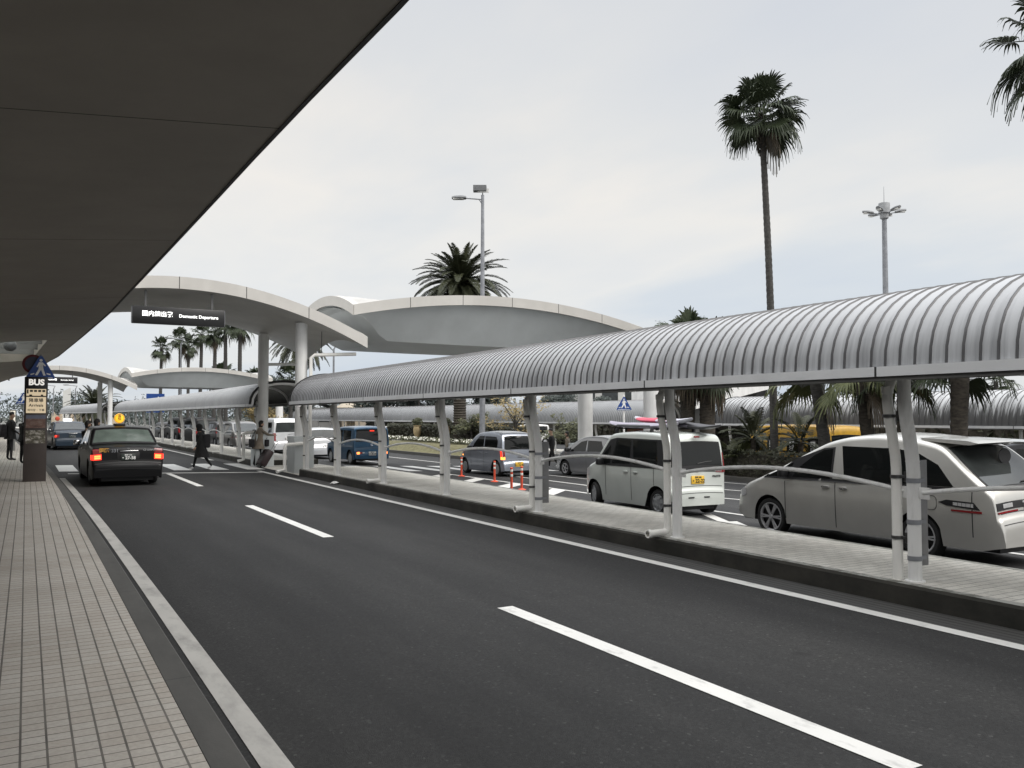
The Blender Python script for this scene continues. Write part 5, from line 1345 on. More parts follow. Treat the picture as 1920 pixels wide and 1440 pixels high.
feather_palm('date_palm', 'feather palm whose crown rises over the near arched roof and droops below it', (22, 78.0, -0.4), 9.4, 0.4, 0.36, 70, 3.4, 67, None, 36, 0.42, wd=0.035)
feather_palm('date_palm', 'distant low feather palm left of the far round columns', (7.0, 112, -0.2), 3.1, 0.4, 0.36, 60, 3.4, 71, None, 30, 0.45, wd=0.04)
feather_palm('young_palm', 'young feather palm with yellowish fronds beside the slim palm trunk', (23.6, 23.2, BED), 1.35, 0.10, 0.09, 18, 1.35, 73, 'young palms behind the hedge', 26, 0.34, mats=('barkdark', 'feather'), el0=-0.35, sag=1.1, wd=0.018)
fan_palm('young_palm', 'small young fan palm low at the left end of the hedge', (23.3, 23.7, BED), 0.55, 0.08, 0.07, 12, 0.5, 0.55, 79, 'young palms behind the hedge', 20, (0, 0), ('barkdark', 'fanlight'), dead=0, el0=-0.1)
feather_palm('young_palm', 'young feather palm right of the slim palm trunk, in front of the yellow minibus', (24.1, 21.4, BED), 1.25, 0.10, 0.09, 12, 1.25, 83, 'young palms behind the hedge', 24, 0.32, mats=('barkdark', 'feather'), el0=-0.3, sag=1.2, wd=0.018)
# row of tall palms far away: one kind built, then copied
row = 'row of tall fan palms far beyond the crossing'
base = fan_palm('fan_palm', 'leftmost and lowest of the distant row of tall palms', (0, 0, 0), 9.0, 0.24, 0.19, 28, 0.75, 0.85, 91, row, 14, (0.1, 0), dead=1, el0=-0.7)
base2 = fan_palm('fan_palm', 'second of the distant palms, beside the small lamp post', (0, 0, 0), 10.4, 0.24, 0.18, 26, 0.75, 0.85, 97, row, 14, (-0.15, 0.1), dead=1, el0=-0.7)
def pxy(az_x, Y):                           # helper: bearing (degrees right of the road axis) to x at a given distance
    return Y*math.tan(R(az_x))
D_ = [(300, 640, 120), (345, 632, 112), (352, 640, 125), (373, 622, 104), (401, 617, 98), (425, 611, 92), (450, 611, 88)]
spots = [(300, 645, 118), (338, 630, 112), (353, 640, 124), (374, 620, 103), (401, 615, 98), (424, 600, 92), (449, 602, 88)]
lab = ['leftmost and lowest of the distant row of tall palms', 'second of the distant palms, beside the small lamp post', 'third of the distant palms, close behind the second', 'fourth of the distant palms, with a clear bare trunk',
       'fifth of the distant palms, with hanging dead leaves', 'sixth of the distant palms, just under the lit sign', 'rightmost of the distant palms, partly behind the arched roof']
for i, ((px, py, Y), lb_) in enumerate(zip(spots, lab)):
    ang = math.degrees(math.atan((px-960)/1596.0))+29.7
    x = pxy(ang, Y); dep = x*math.sin(R(29.7))+Y*math.cos(R(29.7)); z = 1.75+(782-py-6)/1596.0*dep     # height of the crown base
    src = base if i % 2 == 0 else base2; h0 = 9.0 if i % 2 == 0 else 10.4; k = (z+0.5)/h0
    sc_ = (1.25, 1.25, k) if False else k*0.0+1.0
    o = src if i < 2 else dup(src, (0, 0, 0), 0, lb_)
    o.location = (x, Y, z-h0*1.0); o.rotation_euler.z = i*1.3
    o.scale = (0.95, 0.95, 1.0)
    if o.location.z > 0.2:                      # taller individuals: stretch the whole palm so that it stands on the ground
        f = (z+0.3)/h0; o.scale = (0.95, 0.95, f); o.location.z = -0.3
small = fan_palm('fan_palm', 'low distant palm top peeping over the far arched roof, left of a bare trunk', (0, 0, 0), 6.2, 0.24, 0.2, 26, 1.0, 1.1, 101, 'low palms far beyond the crossing', 12, dead=1)
for i, (px, py, Y, lb_) in enumerate([(415, 688, 105, None), (481, 712, 100, 'low distant palm just left of the far round column'), (545, 705, 90, 'low distant palm between the two round columns'), (1592, 708, 46, 'slim distant palm above the grimy walkway shelter, at the right')]):
    px = 1868 if i == 3 else px
    ang = math.degrees(math.atan((px-960)/1596.0))+29.7; x = pxy(ang, Y); dep = x*math.sin(R(29.7))+Y*math.cos(R(29.7)); z = 1.75+(782-py)/1596.0*dep
    o = small if i == 0 else dup(small, (0, 0, 0), 0, lb_); o.location = (x, Y, z-7.3); o.rotation_euler.z = i*2.0
    if o.location.z > -0.3: f = (z+0.5)/7.3; o.scale = (1, 1, f); o.location.z = -0.5
feather_palm('date_palm', 'distant feather palm with spread fronds above the grimy walkway shelter', (46, 33.5, -0.6), 4.0, 0.4, 0.3, 40, 2.6, 103, None, 26, 0.4, wd=0.03)

# hedges, flowers, urns
def hedge(label, x0, y0, x1, y1, zb, h, seed, mat='hedge', n=2600, size=0.055):
    rng = random.Random(seed); t = thing('hedge', label, 'hedge', ((x0+x1)/2, (y0+y1)/2, zb))
    c = MB(); c.box(x0+0.12, y0+0.12, zb, x1-0.12, y1-0.12, zb+h-0.14); c.build('branches', M['soil'], t, True)
    l = MB()
    for _ in range(n):
        f = rng.random()
        x = rng.uniform(x0, x1); y = rng.uniform(y0, y1); z = zb+rng.uniform(0.05, h)
        d = rng.random()**2*0.16
        if f < 0.35: z = zb+h-d+rng.gauss(0, 0.035)
        elif f < 0.75: x = x0+d+rng.gauss(0, 0.03)
        elif f < 0.9: y = (y0+d) if rng.random() < 0.5 else (y1-d)
        else: x = x1-d
        a = Vector((rng.gauss(0, 1), rng.gauss(0, 1), rng.gauss(0, 1))).normalized(); b = a.orthogonal().normalized(); s = size*rng.uniform(0.6, 1.5); q = Vector((x, y, z))
        l.add([q-a*s, q+b*s*0.5, q+a*s, q-b*s*0.5], [(0, 1, 2, 3)])
    l.build('leaves', M[mat], t, True, smooth=False); return t
hedge('dark clipped hedge along the planting bed under the palms at the right', 22.75, -4, 23.35, 24.1, ground_z(22.7)+0.15, 0.95, 5, n=15000)
hedge('dark brown hedge behind the white flowers on the lawn', 24.0, 40.5, 24.7, 61.5, 0.05, 1.15, 6, n=9000, size=0.08)
hedge('tall dark hedge row behind the grimy walkway shelter at the right', 34.0, -14, 35.4, 33.0, -0.6, 2.3, 9, n=7000, size=0.16)
hedge('long dark hedge row behind the ribbed far shelter, beyond the parked cars', 40.0, 38.0, 41.6, 110.0, -0.6, 2.1, 10, n=6500, size=0.22)
rng = random.Random(8)
m = MB(); g = MB()
for _ in range(2600):
    x = rng.uniform(22.7, 23.7); y = rng.uniform(39.5, 61); z = 0.16+rng.random()*0.24
    a = Vector((rng.gauss(0, 1), rng.gauss(0, 1), rng.gauss(0, 1))).normalized(); b = a.orthogonal().normalized(); q = Vector((x, y, z)); s = rng.uniform(0.03, 0.075)
    if rng.random() < 0.45 and z > 0.22: m.add([q-a*s, q+b*s, q+a*s, q-b*s], [(0, 1, 2, 3)])
    else: g.add([q-a*s*1.4, q+b*s, q+a*s*1.4, q-b*s], [(0, 1, 2, 3)])
o = m.build('flowers', M['flower'], None, smooth=False, kind='stuff'); o['label'] = 'band of small white flowers along the lawn in front of the dark hedge'; o['category'] = 'flowers'
o = g.build('ground_cover', M['shrub'], None, smooth=False, kind='stuff'); o['label'] = 'low green leaves between the white flowers on the lawn'; o['category'] = 'ground cover'
def urn(label, x, y, z):
    t = thing('planter_urn', label, 'urn', (x, y, z), 0, 'pale urns in front of the dark hedge')
    u = MB(); u.lathe([(0.24, 0), (0.25, 0.06), (0.13, 0.14), (0.12, 0.22), (0.27, 0.5), (0.30, 0.8), (0.25, 0.98), (0.30, 1.06), (0.26, 1.08), (0.22, 1.0)], n=20); u.build('urn', M['terracotta'], t)
    l = MB(); leafcloud(l, (0, 0, 1.3), (0.38, 0.38, 0.32), 260, 0.10, random.Random(int(x*100)), 0.2); l.build('plant', M['shrub'], t, smooth=False)
urn('pale urn with a plant, nearer the blue wagon', 23.85, 55.2, 0.1)
urn('pale urn with a plant, farther right beside the big palm trunk', 23.9, 50.6, 0.1)
def small_tree(name, label, loc, h, cr, n, seed, mat, size=0.09, group=None):
    rng = random.Random(seed); t = thing(name, label, 'tree', loc, 0, group)
    b = MB(); b.tube([(0, 0, 0), (0.05, 0, h*0.3), (0, 0.05, h*0.6)], [0.09, 0.07, 0.04], 8)
    l = MB()
    for i in range(14):
        az = i*2.4; el = rng.uniform(0.15, 1.1); z0 = h*rng.uniform(0.3, 0.6); ln = cr*rng.uniform(0.7, 1.15)
        P, d = curve_pts((0.03, 0.02, z0), (math.cos(az)*math.cos(el), math.sin(az)*math.cos(el), math.sin(el)), ln, 0.2, 4)
        b.tube(P, [0.035, 0.028, 0.02, 0.014, 0.006], 5, False)
        for q in P[2:]: leafcloud(l, q, (cr*0.33, cr*0.33, h*0.09), n//42, size, rng, 0.1)
    b.build('trunk', M['bark'], t); l.build('crown', M[mat], t, smooth=False); return t
small_tree('small_tree', 'thin open tree with yellowing leaves beside the tall double lamp post', (23.2, 40.4, -0.2), 3.4, 1.9, 900, 15, 'autumn')
small_tree('small_tree', 'yellow leaved tree seen behind the woman with the suitcase', (18.6, 78, -0.4), 3.6, 2.0, 1200, 16, 'autumn', 0.14)
small_tree('shrub', 'green yellow shrub at the foot of the big palm', (23.9, 47.0, 0.05), 1.9, 1.1, 1300, 17, 'shrub')
small_tree('shrub', 'leafy shrub by the walking couple near the round column', (23.2, 35.2, -0.5), 2.3, 1.2, 1300, 18, 'shrub')
# far trees: individuals nearest, the wood behind as one mass
def round_tree(label, loc, h, w, seed, n=3000, mat='pine', size=0.22, group='trees beyond the far walkway'):
    rng = random.Random(seed); t = thing('broad_tree', label, 'tree', loc, 0, group)
    b = MB(); b.tube([(0, 0, 0), (0, 0, h*0.7)], [0.28, 0.12], 8)
    l = MB()
    for i in range(11):
        a = rng.uniform(0, 6.28); rr = rng.uniform(0, 0.6)*w; c = (rr*math.cos(a), rr*math.sin(a), h*rng.uniform(0.42, 0.86)); s = w*rng.uniform(0.28, 0.5)
        b.tube([(0, 0, h*0.35), c], [0.09, 0.03], 5); leafcloud(l, c, (s, s, s*0.72), n//11, size, rng, 0.55)
    b.build('trunk', M['bark'], t); l.build('crown', M[mat], t, smooth=False); return t
k = 0
T_ = [(555, 110, 8.5, 5), (520, 120, 8, 5), (700, 105, 7.2, 5), (745, 100, 6.8, 4), (785, 96, 6.6, 3.5), (825, 92, 6.2, 3.5), (905, 96, 6.8, 3), (940, 100, 5.8, 3), (1030, 90, 5.2, 3), (1060, 88, 5.6, 3.5), (490, 130, 8.5, 5), (1130, 84, 5.0, 3)]
NM = ['arched end of the farther shelter', 'gap between the two round columns', 'first posts of the ribbed shelter', 'pipes left of the dark hedge', 'urns on the lawn', 'big palm trunk', 'double lamp post', 'yellow exit sign', 'red delineator posts', 'walking couple', 'far round column', 'pedestrian sign by the columns']
for (px, Y, h, w), nm in zip(T_, NM):
    ang = math.degrees(math.atan((px-960)/1596.0))+29.7; k += 1
    round_tree('distant dark rounded tree seen in line with the '+nm, (pxy(ang, Y), Y, -0.6), h, w, 200+k)
rng = random.Random(77); m = MB()
for i in range(150):
    a = rng.uniform(-4, 56); d = rng.uniform(190, 240); h = rng.uniform(3.5, 7.5) if a > 4 else rng.uniform(5, 8.5)
    x, y = d*math.sin(R(a)), d*math.cos(R(a))
    leafcloud(m, (x, y, h*0.5-0.3), (5, 5, h*0.55), 330, 0.36, rng, 0.4)
o = m.build('far_wood', M['pine'], None, smooth=False, kind='stuff'); o['label'] = 'belt of far dark trees along the horizon'; o['category'] = 'wood'
m = MB(); n = 30; V = []
for j in range(13):
    for i in range(n+1):
        a = R(1.3+3.6*i/n); d = 118+5*j; V.append((d*math.sin(a), d*math.cos(a), -0.3+2.6*smooth01(j/9.0)+0.4*math.sin(i*1.7)*smooth01(j/9.0)))
m.add(V, [(j*(n+1)+i, j*(n+1)+i+1, (j+1)*(n+1)+i+1, (j+1)*(n+1)+i) for j in range(12) for i in range(n)])
m.build('grassy_bank', M['drygrass'], kind='structure')
# ------------------------------------------------------------------ signs, lamps, small street furniture
def tri_sign(root, z, size, y=0.0):
    """blue triangular crossing sign with a walking figure, facing -y"""
    h = size*0.9; r = 0.10
    P = [(-0.5, 0.08), (-0.46, 0.0), (0.46, 0.0), (0.5, 0.08), (0.06, 0.97), (0, 1.0), (-0.06, 0.97)]
    a = MB(); a.prism(P, lambda u, v: (u*size, y, z+v*h), lambda u, v: (u*size, y-0.012, z+v*h)); a.build('sign_plate', M['blue'], root, smooth=False)
    f = MB(); yy = y-0.0145
    def pl(*pts): f.poly([(u*size, yy, z+v*h) for u, v in pts])
    pl(*[(0.055*math.cos(k*PI/6)+0.0, 0.80+0.062*math.sin(k*PI/6)) for k in range(12)])
    pl((-0.07, 0.72), (0.06, 0.72), (0.09, 0.42), (-0.08, 0.42))
    pl((-0.07, 0.72), (-0.15, 0.52), (-0.11, 0.50), (-0.04, 0.64))
    pl((0.06, 0.72), (0.17, 0.58), (0.15, 0.54), (0.05, 0.62))
    pl((-0.08, 0.42), (0.02, 0.42), (-0.12, 0.15), (-0.20, 0.16))
    pl((0.0, 0.42), (0.09, 0.42), (0.17, 0.15), (0.09, 0.14))
    pl((-0.36, 0.20), (-0.22, 0.25), (-0.22, 0.20), (-0.34, 0.15)); pl((0.20, 0.26), (0.34, 0.22), (0.33, 0.17), (0.20, 0.20))
    pl((-0.42, 0.065), (0.42, 0.065), (0.42, 0.035), (-0.42, 0.035))
    f.build('symbol', M['white'], root, smooth=False)
def pole(root, h, r=0.03, mat='galv', name='pole'):
    p = MB(); p.lathe([(r*1.7, 0), (r*1.7, 0.02), (r, 0.025), (r, h), (0.001, h+0.01)], n=14); p.build(name, M[mat], root)
t = thing('traffic_sign', 'blue triangular pedestrian sign with a dark round sign, above the bus pillar', 'sign', (0.30, 25.0, 0.15), R(6), 'blue triangular pedestrian crossing signs')
pole(t, 3.2); tri_sign(t, 2.58, 0.66, -0.035)
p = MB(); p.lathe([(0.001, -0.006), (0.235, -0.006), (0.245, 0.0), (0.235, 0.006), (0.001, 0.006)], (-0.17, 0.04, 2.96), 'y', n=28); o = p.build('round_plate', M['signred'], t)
p = MB(); p.lathe([(0.001, -0.009), (0.185, -0.009), (0.185, -0.006)], (-0.17, 0.04, 2.96), 'y', n=28); p.build('round_face', simple('shaded_navy', (0.03, 0.035, 0.07), 0.5), o)  # shade under the soffit is put into this navy
p = MB(); p.box(-0.26, 0.045, 2.96, 0.02, 0.06, 3.0); p.build('bracket', M['galv'], t)
t = thing('traffic_sign', 'blue triangular pedestrian sign on a white pole before the ribbed far shelter', 'sign', (18.85, 24.85, -0.45), R(-30), 'blue triangular pedestrian crossing signs')
pole(t, 3.0, 0.035, 'white'); tri_sign(t, 2.45, 0.54, -0.04)
t = thing('traffic_sign', 'small distant blue triangular sign left of the bus pillar', 'sign', (-0.15, 57, 0.15), R(5), 'blue triangular pedestrian crossing signs')
pole(t, 2.9); tri_sign(t, 2.35, 0.75, -0.04)
# bus stop pillar
M['dimlit'] = emit('dim_lit_lettering', (1, 0.95, 0.88), 0.5, (0.6, 0.6, 0.58))
t = thing('bus_pillar', 'brown bus stop pillar lettered BUS with a lit panel and two photographs', 'sign pillar', (0.205, 24.4, 0.15), R(2))
b = MB(); b.box(-0.25, -0.12, 0, 0.25, 0.12, 2.12, bev=0.006); b.build('pillar', M['brown'], t)
b = MB(); b.box(-0.252, -0.122, 2.12, 0.252, 0.122, 2.60, bev=0.006); b.build('head_panel', M['signblack'], t)
text('BUS', 0.20, M['dimlit'], t, face_to((0, -0.125, 2.46), (0, -1, 0)), bold=0.009)
b = MB(); b.box(-0.215, -0.128, 2.16, 0.215, -0.121, 2.30); b.box(-0.215, -0.128, 2.13, -0.15, -0.121, 2.16); b.box(-0.09, -0.128, 2.13, 0.1, -0.121, 2.16); b.box(0.15, -0.128, 2.13, 0.215, -0.121, 2.16); b.build('bus_symbol', M['litpanel'], t)
b = MB()
for k in range(4): b.box(-0.14+0.09*k, -0.1305, 2.225, -0.075+0.09*k, -0.1285, 2.275)
b.box(-0.205, -0.1305, 2.185, -0.17, -0.1285, 2.285); b.build('symbol_window', M['ink'], t)
b = MB(); b.box(-0.215, -0.128, 1.70, 0.215, -0.119, 2.10); lp_ = b.build('lit_panel', M['litpanel'], t)
text('降車場', 0.105, M['ink'], lp_, face_to((0, -0.1295, 2.01), (0, -1, 0)), bold=0.002)
text('Arrivals', 0.10, M['ink'], lp_, face_to((0, -0.1295, 1.89), (0, -1, 0)), bold=0.002)
text('하차장・下車', 0.065, M['ink'], lp_, face_to((0, -0.1295, 1.77), (0, -1, 0)), bold=0.001)
def photo(name, stops, sc_, seed):
    m, nt, b = newmat(name); v = objco(nt); n = noise(nt, stretchv(nt, v, 1, 1, 1.6), sc_, 7, 0.7)
    L(nt, ramp(nt, n, stops).outputs[0], b.inputs['Base Color']); b.inputs['Roughness'].default_value = 0.3; return m
ph1 = photo('landscape_print', [(0.3, (0.05, 0.03, 0.025)), (0.5, (0.16, 0.09, 0.07)), (0.62, (0.22, 0.17, 0.14)), (0.72, (0.5, 0.48, 0.45))], 6, 1)
ph2 = photo('coast_print', [(0.3, (0.03, 0.03, 0.025)), (0.48, (0.10, 0.09, 0.06)), (0.58, (0.4, 0.38, 0.34)), (0.75, (0.55, 0.55, 0.53))], 8, 2)
for a, z, m_ in ((1.33, 1.65, ph1), (0.95, 1.27, ph2)):
    b = MB(); b.box(-0.215, -0.126, a, 0.215, -0.119, z); b.build('photograph', m_, t)
b = MB(); b.box(-0.215, -0.1285, 1.56, 0.215, -0.1262, 1.65); b.build('photograph_sky', simple('printed_sky', (0.14, 0.15, 0.20), 0.4), t)
# delineator posts
def delineator(label, x, y, rz=0.0, base=True):
    t = thing('delineator_post', label, 'traffic post', (x, y, ground_z(x)), rz, 'red and white delineator posts by the painted hatching'); t.scale = (0.85, 0.85, 0.82)
    p = MB(); p.lathe([(0.042, 0.02), (0.042, 0.76), (0.048, 0.77), (0.048, 0.80), (0.035, 0.81), (0.001, 0.81)], n=18)
    if base: p.lathe([(0.001, 0.0), (0.15, 0.0), (0.15, 0.012), (0.10, 0.035), (0.05, 0.05), (0.042, 0.06)], n=22)
    p.build('post', M['orange'], t)
    b = MB()
    for z in (0.50, 0.66): b.lathe([(0.0425, z), (0.0445, z+0.004), (0.0445, z+0.076), (0.0425, z+0.08)], n=18)
    b.build('band', M['reflect'], t)
delineator('red delineator post at the left, against the small car front wheel', 13.35, 27.0)
delineator('red delineator post before the rear wheel of the lilac car', 13.1, 24.1)
delineator('nearest red delineator post with its foot hidden by the island', 11.45, 20.1)
delineator('red delineator post left of the walkway post with the strapped board', 12.15, 20.75)
# lamps
t = thing('lamp_post', 'tall grey lamp post with a side arm lamp and a floodlight, behind the feather palm', 'street lamp', (21.4, 40.75, -0.45))
p = MB(); H_ = 14.3; p.tube([(0, 0, 0), (0, 0, H_*0.55), (0, 0, H_-0.5), (0, 0, H_)], [0.17, 0.125, 0.085, 0.085], 16); p.build('pole', M['galv'], t)
dv_ = Vector((-math.cos(R(29.7)), math.sin(R(29.7)), 0))
p = MB(); p.tube([(0, 0, H_-0.25), tuple(dv_*0.95+Vector((0, 0, H_-0.17)))], 0.035, 8); p.tube([(0, 0, H_-0.55), tuple(dv_*0.18+Vector((0, 0, H_-0.25)))], 0.03, 6); p.build('arm', M['galv'], t)
def lamp_head(root, c, d, ln, w, h, tilt=0.0):
    d = Vector(d).normalized(); s = d.cross(Vector((0, 0, 1))).normalized(); up = Vector((0, 0, 1)); secs = []; c = Vector(c)
    for i in range(9):
        u = i/8.0; ww = w*(0.55+0.45*math.sin(PI*min(1, 0.2+u*0.75))); hh = h*(0.5+0.5*math.sin(PI*(0.15+0.75*u)))
        q = c+d*(ln*u)+up*(tilt*u); secs.append([q+s*ww*math.cos(a)*0.5+up*(hh*0.5*math.sin(a) if math.sin(a) > 0 else hh*0.25*math.sin(a)) for a in [2*PI*k/12 for k in range(12)]])
    m = MB(); m.loft(secs, True, True); ob = m.build('lamp_head', M['lampgrey'], root)
    m = MB(); q = c+d*ln*0.55-up*(h*0.13-tilt*0.5); m.obox(q, d*ln*0.36, s*w*0.36, up*0.03); m.build('lens', M['lens'], ob)
lamp_head(t, dv_*0.90+Vector((0, 0, H_-0.17)), dv_, 0.78, 0.40, 0.32)
p = MB(); c_ = Vector((0.0, 0, H_+0.35)); p.obox(c_+dv_*0.15, dv_*0.36, dv_.cross(Vector((0, 0, 1)))*0.24, (0, 0, 0.15)); fl = p.build('floodlight', M['lampgrey'], t)
p = MB(); p.obox(c_+dv_*0.15+Vector((0.09, -0.14, -0.1))*1.3, dv_*0.30, dv_.cross(Vector((0, 0, 1)))*0.02, (0.0, 0.0, 0.11)); p.build('lens', M['lens'], fl)
p = MB(); p.tube([(0, 0, H_), (0, 0, H_+0.22)], 0.03, 8); p.build('bracket', M['galv'], t)
t = thing('lamp_mast', 'high lamp mast with four lamps round a drum and a spike, above the ribbed roof', 'street lamp', (45.0, 33.3, -0.6))
p = MB(); H_ = 14.4; p.tube([(0, 0, 0), (0, 0, H_)], [0.21, 0.14], 16); p.build('pole', M['galv'], t)
p = MB(); p.lathe([(0.17, H_-0.05), (0.25, H_), (0.25, H_+0.30), (0.33, H_+0.32), (0.33, H_+0.85), (0.32, H_+0.92), (0.001, H_+0.96)], n=24); p.build('drum', simple('drum_grey', (0.32, 0.33, 0.34), 0.5), t)
p = MB(); p.tube([(0, 0, H_+0.9), (0, 0, H_+1.95)], [0.02, 0.008], 6); p.build('spike', M['galv'], t)
for k in range(6):
    a = R(20+60*k); d = Vector((math.cos(a), math.sin(a), 0))
    p = MB(); p.tube([d*0.28+Vector((0, 0, H_+0.28)), d*0.7+Vector((0, 0, H_+0.34))], 0.03, 6); p.build('arm', M['galv'], t)
    lamp_head(t, d*0.62+Vector((0, 0, H_+0.34)), d, 0.62, 0.36, 0.26, 0.10)
def thin_lamp(label, px, Y, ytop, side=-1):
    ang = R(math.degrees(math.atan((px-960)/1596.0))+29.7); x = Y*math.tan(ang); dep = x*math.sin(R(29.7))+Y*math.cos(R(29.7)); h = 1.75+(782-ytop)/1596.0*dep+0.5
    t = thing('lamp_post', label, 'street lamp', (x, Y, -0.5), 0, 'slim lamp posts in the distance')
    p = MB(); p.tube([(0, 0, 0), (0, 0, h-0.6), (dv_*0.25*-side*-1)+Vector((0, 0, h-0.15)), dv_*1.1*(1 if side < 0 else -1)+Vector((0, 0, h))], [0.10, 0.07, 0.06, 0.045], 8); p.build('pole', M['galv'], t)
    lamp_head(t, dv_*1.0*(1 if side < 0 else -1)+Vector((0, 0, h)), dv_*(1 if side < 0 else -1), 0.8, 0.35, 0.22)
thin_lamp('slim lamp post rising out of the ribbed walkway roof beside the round column', 625, 62, 640)
thin_lamp('slim lamp post among the distant row of tall palms', 338, 100, 634)
thin_lamp('slim lamp post left of the distant white slab', 100, 150, 722, -1)
thin_lamp('slim lamp post just right of the distant white slab', 141, 140, 722)
thin_lamp('slim curved lamp post above the grimy shelter at the far right', 1792, 40, 711, 1)
thin_lamp('slim pole rising beside the yellow exit sign', 955, 90, 725)
# yellow exit sign, blue banner, boards under the far shelter, white slab
t = thing('exit_sign', 'yellow exit sign with dark characters beyond the lilac car', 'sign', (27.4, 49.0, -0.59), R(-29.7))
pole(t, 1.6, 0.04); p = MB(); p.box(-0.42, -0.06, 1.28, 0.42, -0.03, 1.82, bev=0.01); p.build('panel', simple('exit_yellow', (0.72, 0.42, 0.03), 0.4), t)
text('出口', 0.34, M['ink'], t, face_to((0, -0.065, 1.55), (0, -1, 0)), bold=0.006)
t = thing('banner', 'narrow blue banner standing behind the silver minivan roof', 'banner', (28.4, 18.5, -0.59), R(-60))
pole(t, 2.2, 0.015); p = MB(); p.box(0.015, -0.006, 0.55, 0.40, 0.006, 2.15); p.build('cloth', M['blue'], t)
p = MB(); p.box(0.15, -0.012, 0.7, 0.27, -0.0065, 1.3); p.build('print', M['white'], t)
def board(label, x, y, z, w, h, rz, stops, sc_, seed):
    t = thing('display_board', label, 'board', (x, y, z), rz, 'printed boards under the far shelter')
    p = MB(); p.box(-w/2, -0.03, 0.25, w/2, 0.0, 0.25+h); p.build('print', photo('board_print', stops, sc_, seed), t)
    p = MB()
    for q in (-w/2+0.05, w/2-0.05): p.box(q-0.03, 0.002, -0.02, q+0.03, 0.05, 0.3+h)
    p.build('stand', M['galv'], t)
board('reddish brown printed board under the shelter beside the round column', 30.6, 39.2, -0.57, 1.6, 1.7, R(-90), [(0.35, (0.05, 0.03, 0.02)), (0.5, (0.22, 0.05, 0.03)), (0.6, (0.12, 0.09, 0.03)), (0.7, (0.3, 0.2, 0.12))], 3, 3)
board('bright yellow and orange printed board seen over the silver hatchback', 30.6, 89, -0.57, 2.6, 1.9, R(-90), [(0.38, (0.05, 0.05, 0.05)), (0.5, (0.45, 0.28, 0.05)), (0.58, (0.5, 0.42, 0.30)), (0.68, (0.55, 0.12, 0.03))], 1.6, 4)
t = thing('vending_box', 'white louvred box under the grimy shelter, behind the nearest walkway post', 'cabinet', (31.2, 22.3, -0.57), R(-50))
p = MB(); p.box(-0.7, -0.4, 0, 0.7, 0.4, 2.0, bev=0.02); p.build('cabinet', M['wallwhite'], t)
p = MB()
for k in range(9): p.box(-0.62, -0.412, 0.25+0.18*k, 0.62, -0.402, 0.27+0.18*k)
p.build('louvre', M['seam'], t)
t = thing('white_slab', 'distant tall white slab standing beyond the road, over the dark blue taxi', 'slab', (4.3, 118, -0.3))
p = MB(); p.v = []; p.loft([[(-0.42, -0.2, 0), (0.42, -0.2, 0), (0.42, 0.2, 0), (-0.42, 0.2, 0)], [(-0.42, -0.2, 5.2), (0.42, -0.2, 5.7), (0.42, 0.2, 5.7), (-0.42, 0.2, 5.2)]], True, True); p.build('slab', M['wallwhite'], t)
t = thing('direction_sign', 'blue road direction sign with a white arrow under the distant arched roof', 'sign', (13.2, 108, -0.4))
p = MB(); p.box(-1.0, -0.03, 2.7, 1.0, 0.0, 4.9); p.build('panel', M['blue'], t)
p = MB(); p.poly([(0.2, -0.035, 2.9), (0.42, -0.035, 2.9), (0.42, -0.035, 4.0), (0.62, -0.035, 4.0), (0.31, -0.035, 4.6), (0.0, -0.035, 4.0), (0.2, -0.035, 4.0)]); p.build('arrow', M['white'], t)
p = MB(); p.tube([(-0.6, 0.05, 0), (-0.6, 0.05, 4.8)], 0.07, 10); p.tube([(0.6, 0.05, 0), (0.6, 0.05, 4.8)], 0.07, 10); p.build('pole', M['galv'], t)
t = thing('sign_stand', 'white lit stand by the building at the far left, behind the waiting man', 'sign stand', (-0.55, 47, 0.15))
p = MB(); p.box(-0.12, -0.1, 0, 0.12, 0.1, 1.95, bev=0.02); p.build('stand', M['wallgrey'], t)
p = MB(); p.box(-0.10, -0.115, 0.75, 0.10, -0.1, 1.9); p.build('lit_face', emit('lit_stand', (1, 0.93, 0.8), 0.5, (0.6, 0.58, 0.5)), t)
t = thing('litter', 'crumpled white paper lying in the gutter by the island', 'litter', (7.0, 21.6, 0.008))
p = MB(); rng = random.Random(3); p.loft([[(0.11*math.cos(a)*(0.6+rng.random()*0.6)*s_, 0.09*math.sin(a)*(0.6+rng.random()*0.6)*s_, z+0.02*rng.random()) for a in [2*PI*k/9 for k in range(9)]] for z, s_ in ((0, 1), (0.02, 1.1), (0.05, 0.6), (0.06, 0.1))], True, True); p.build('paper', M['white'], t, smooth=False)
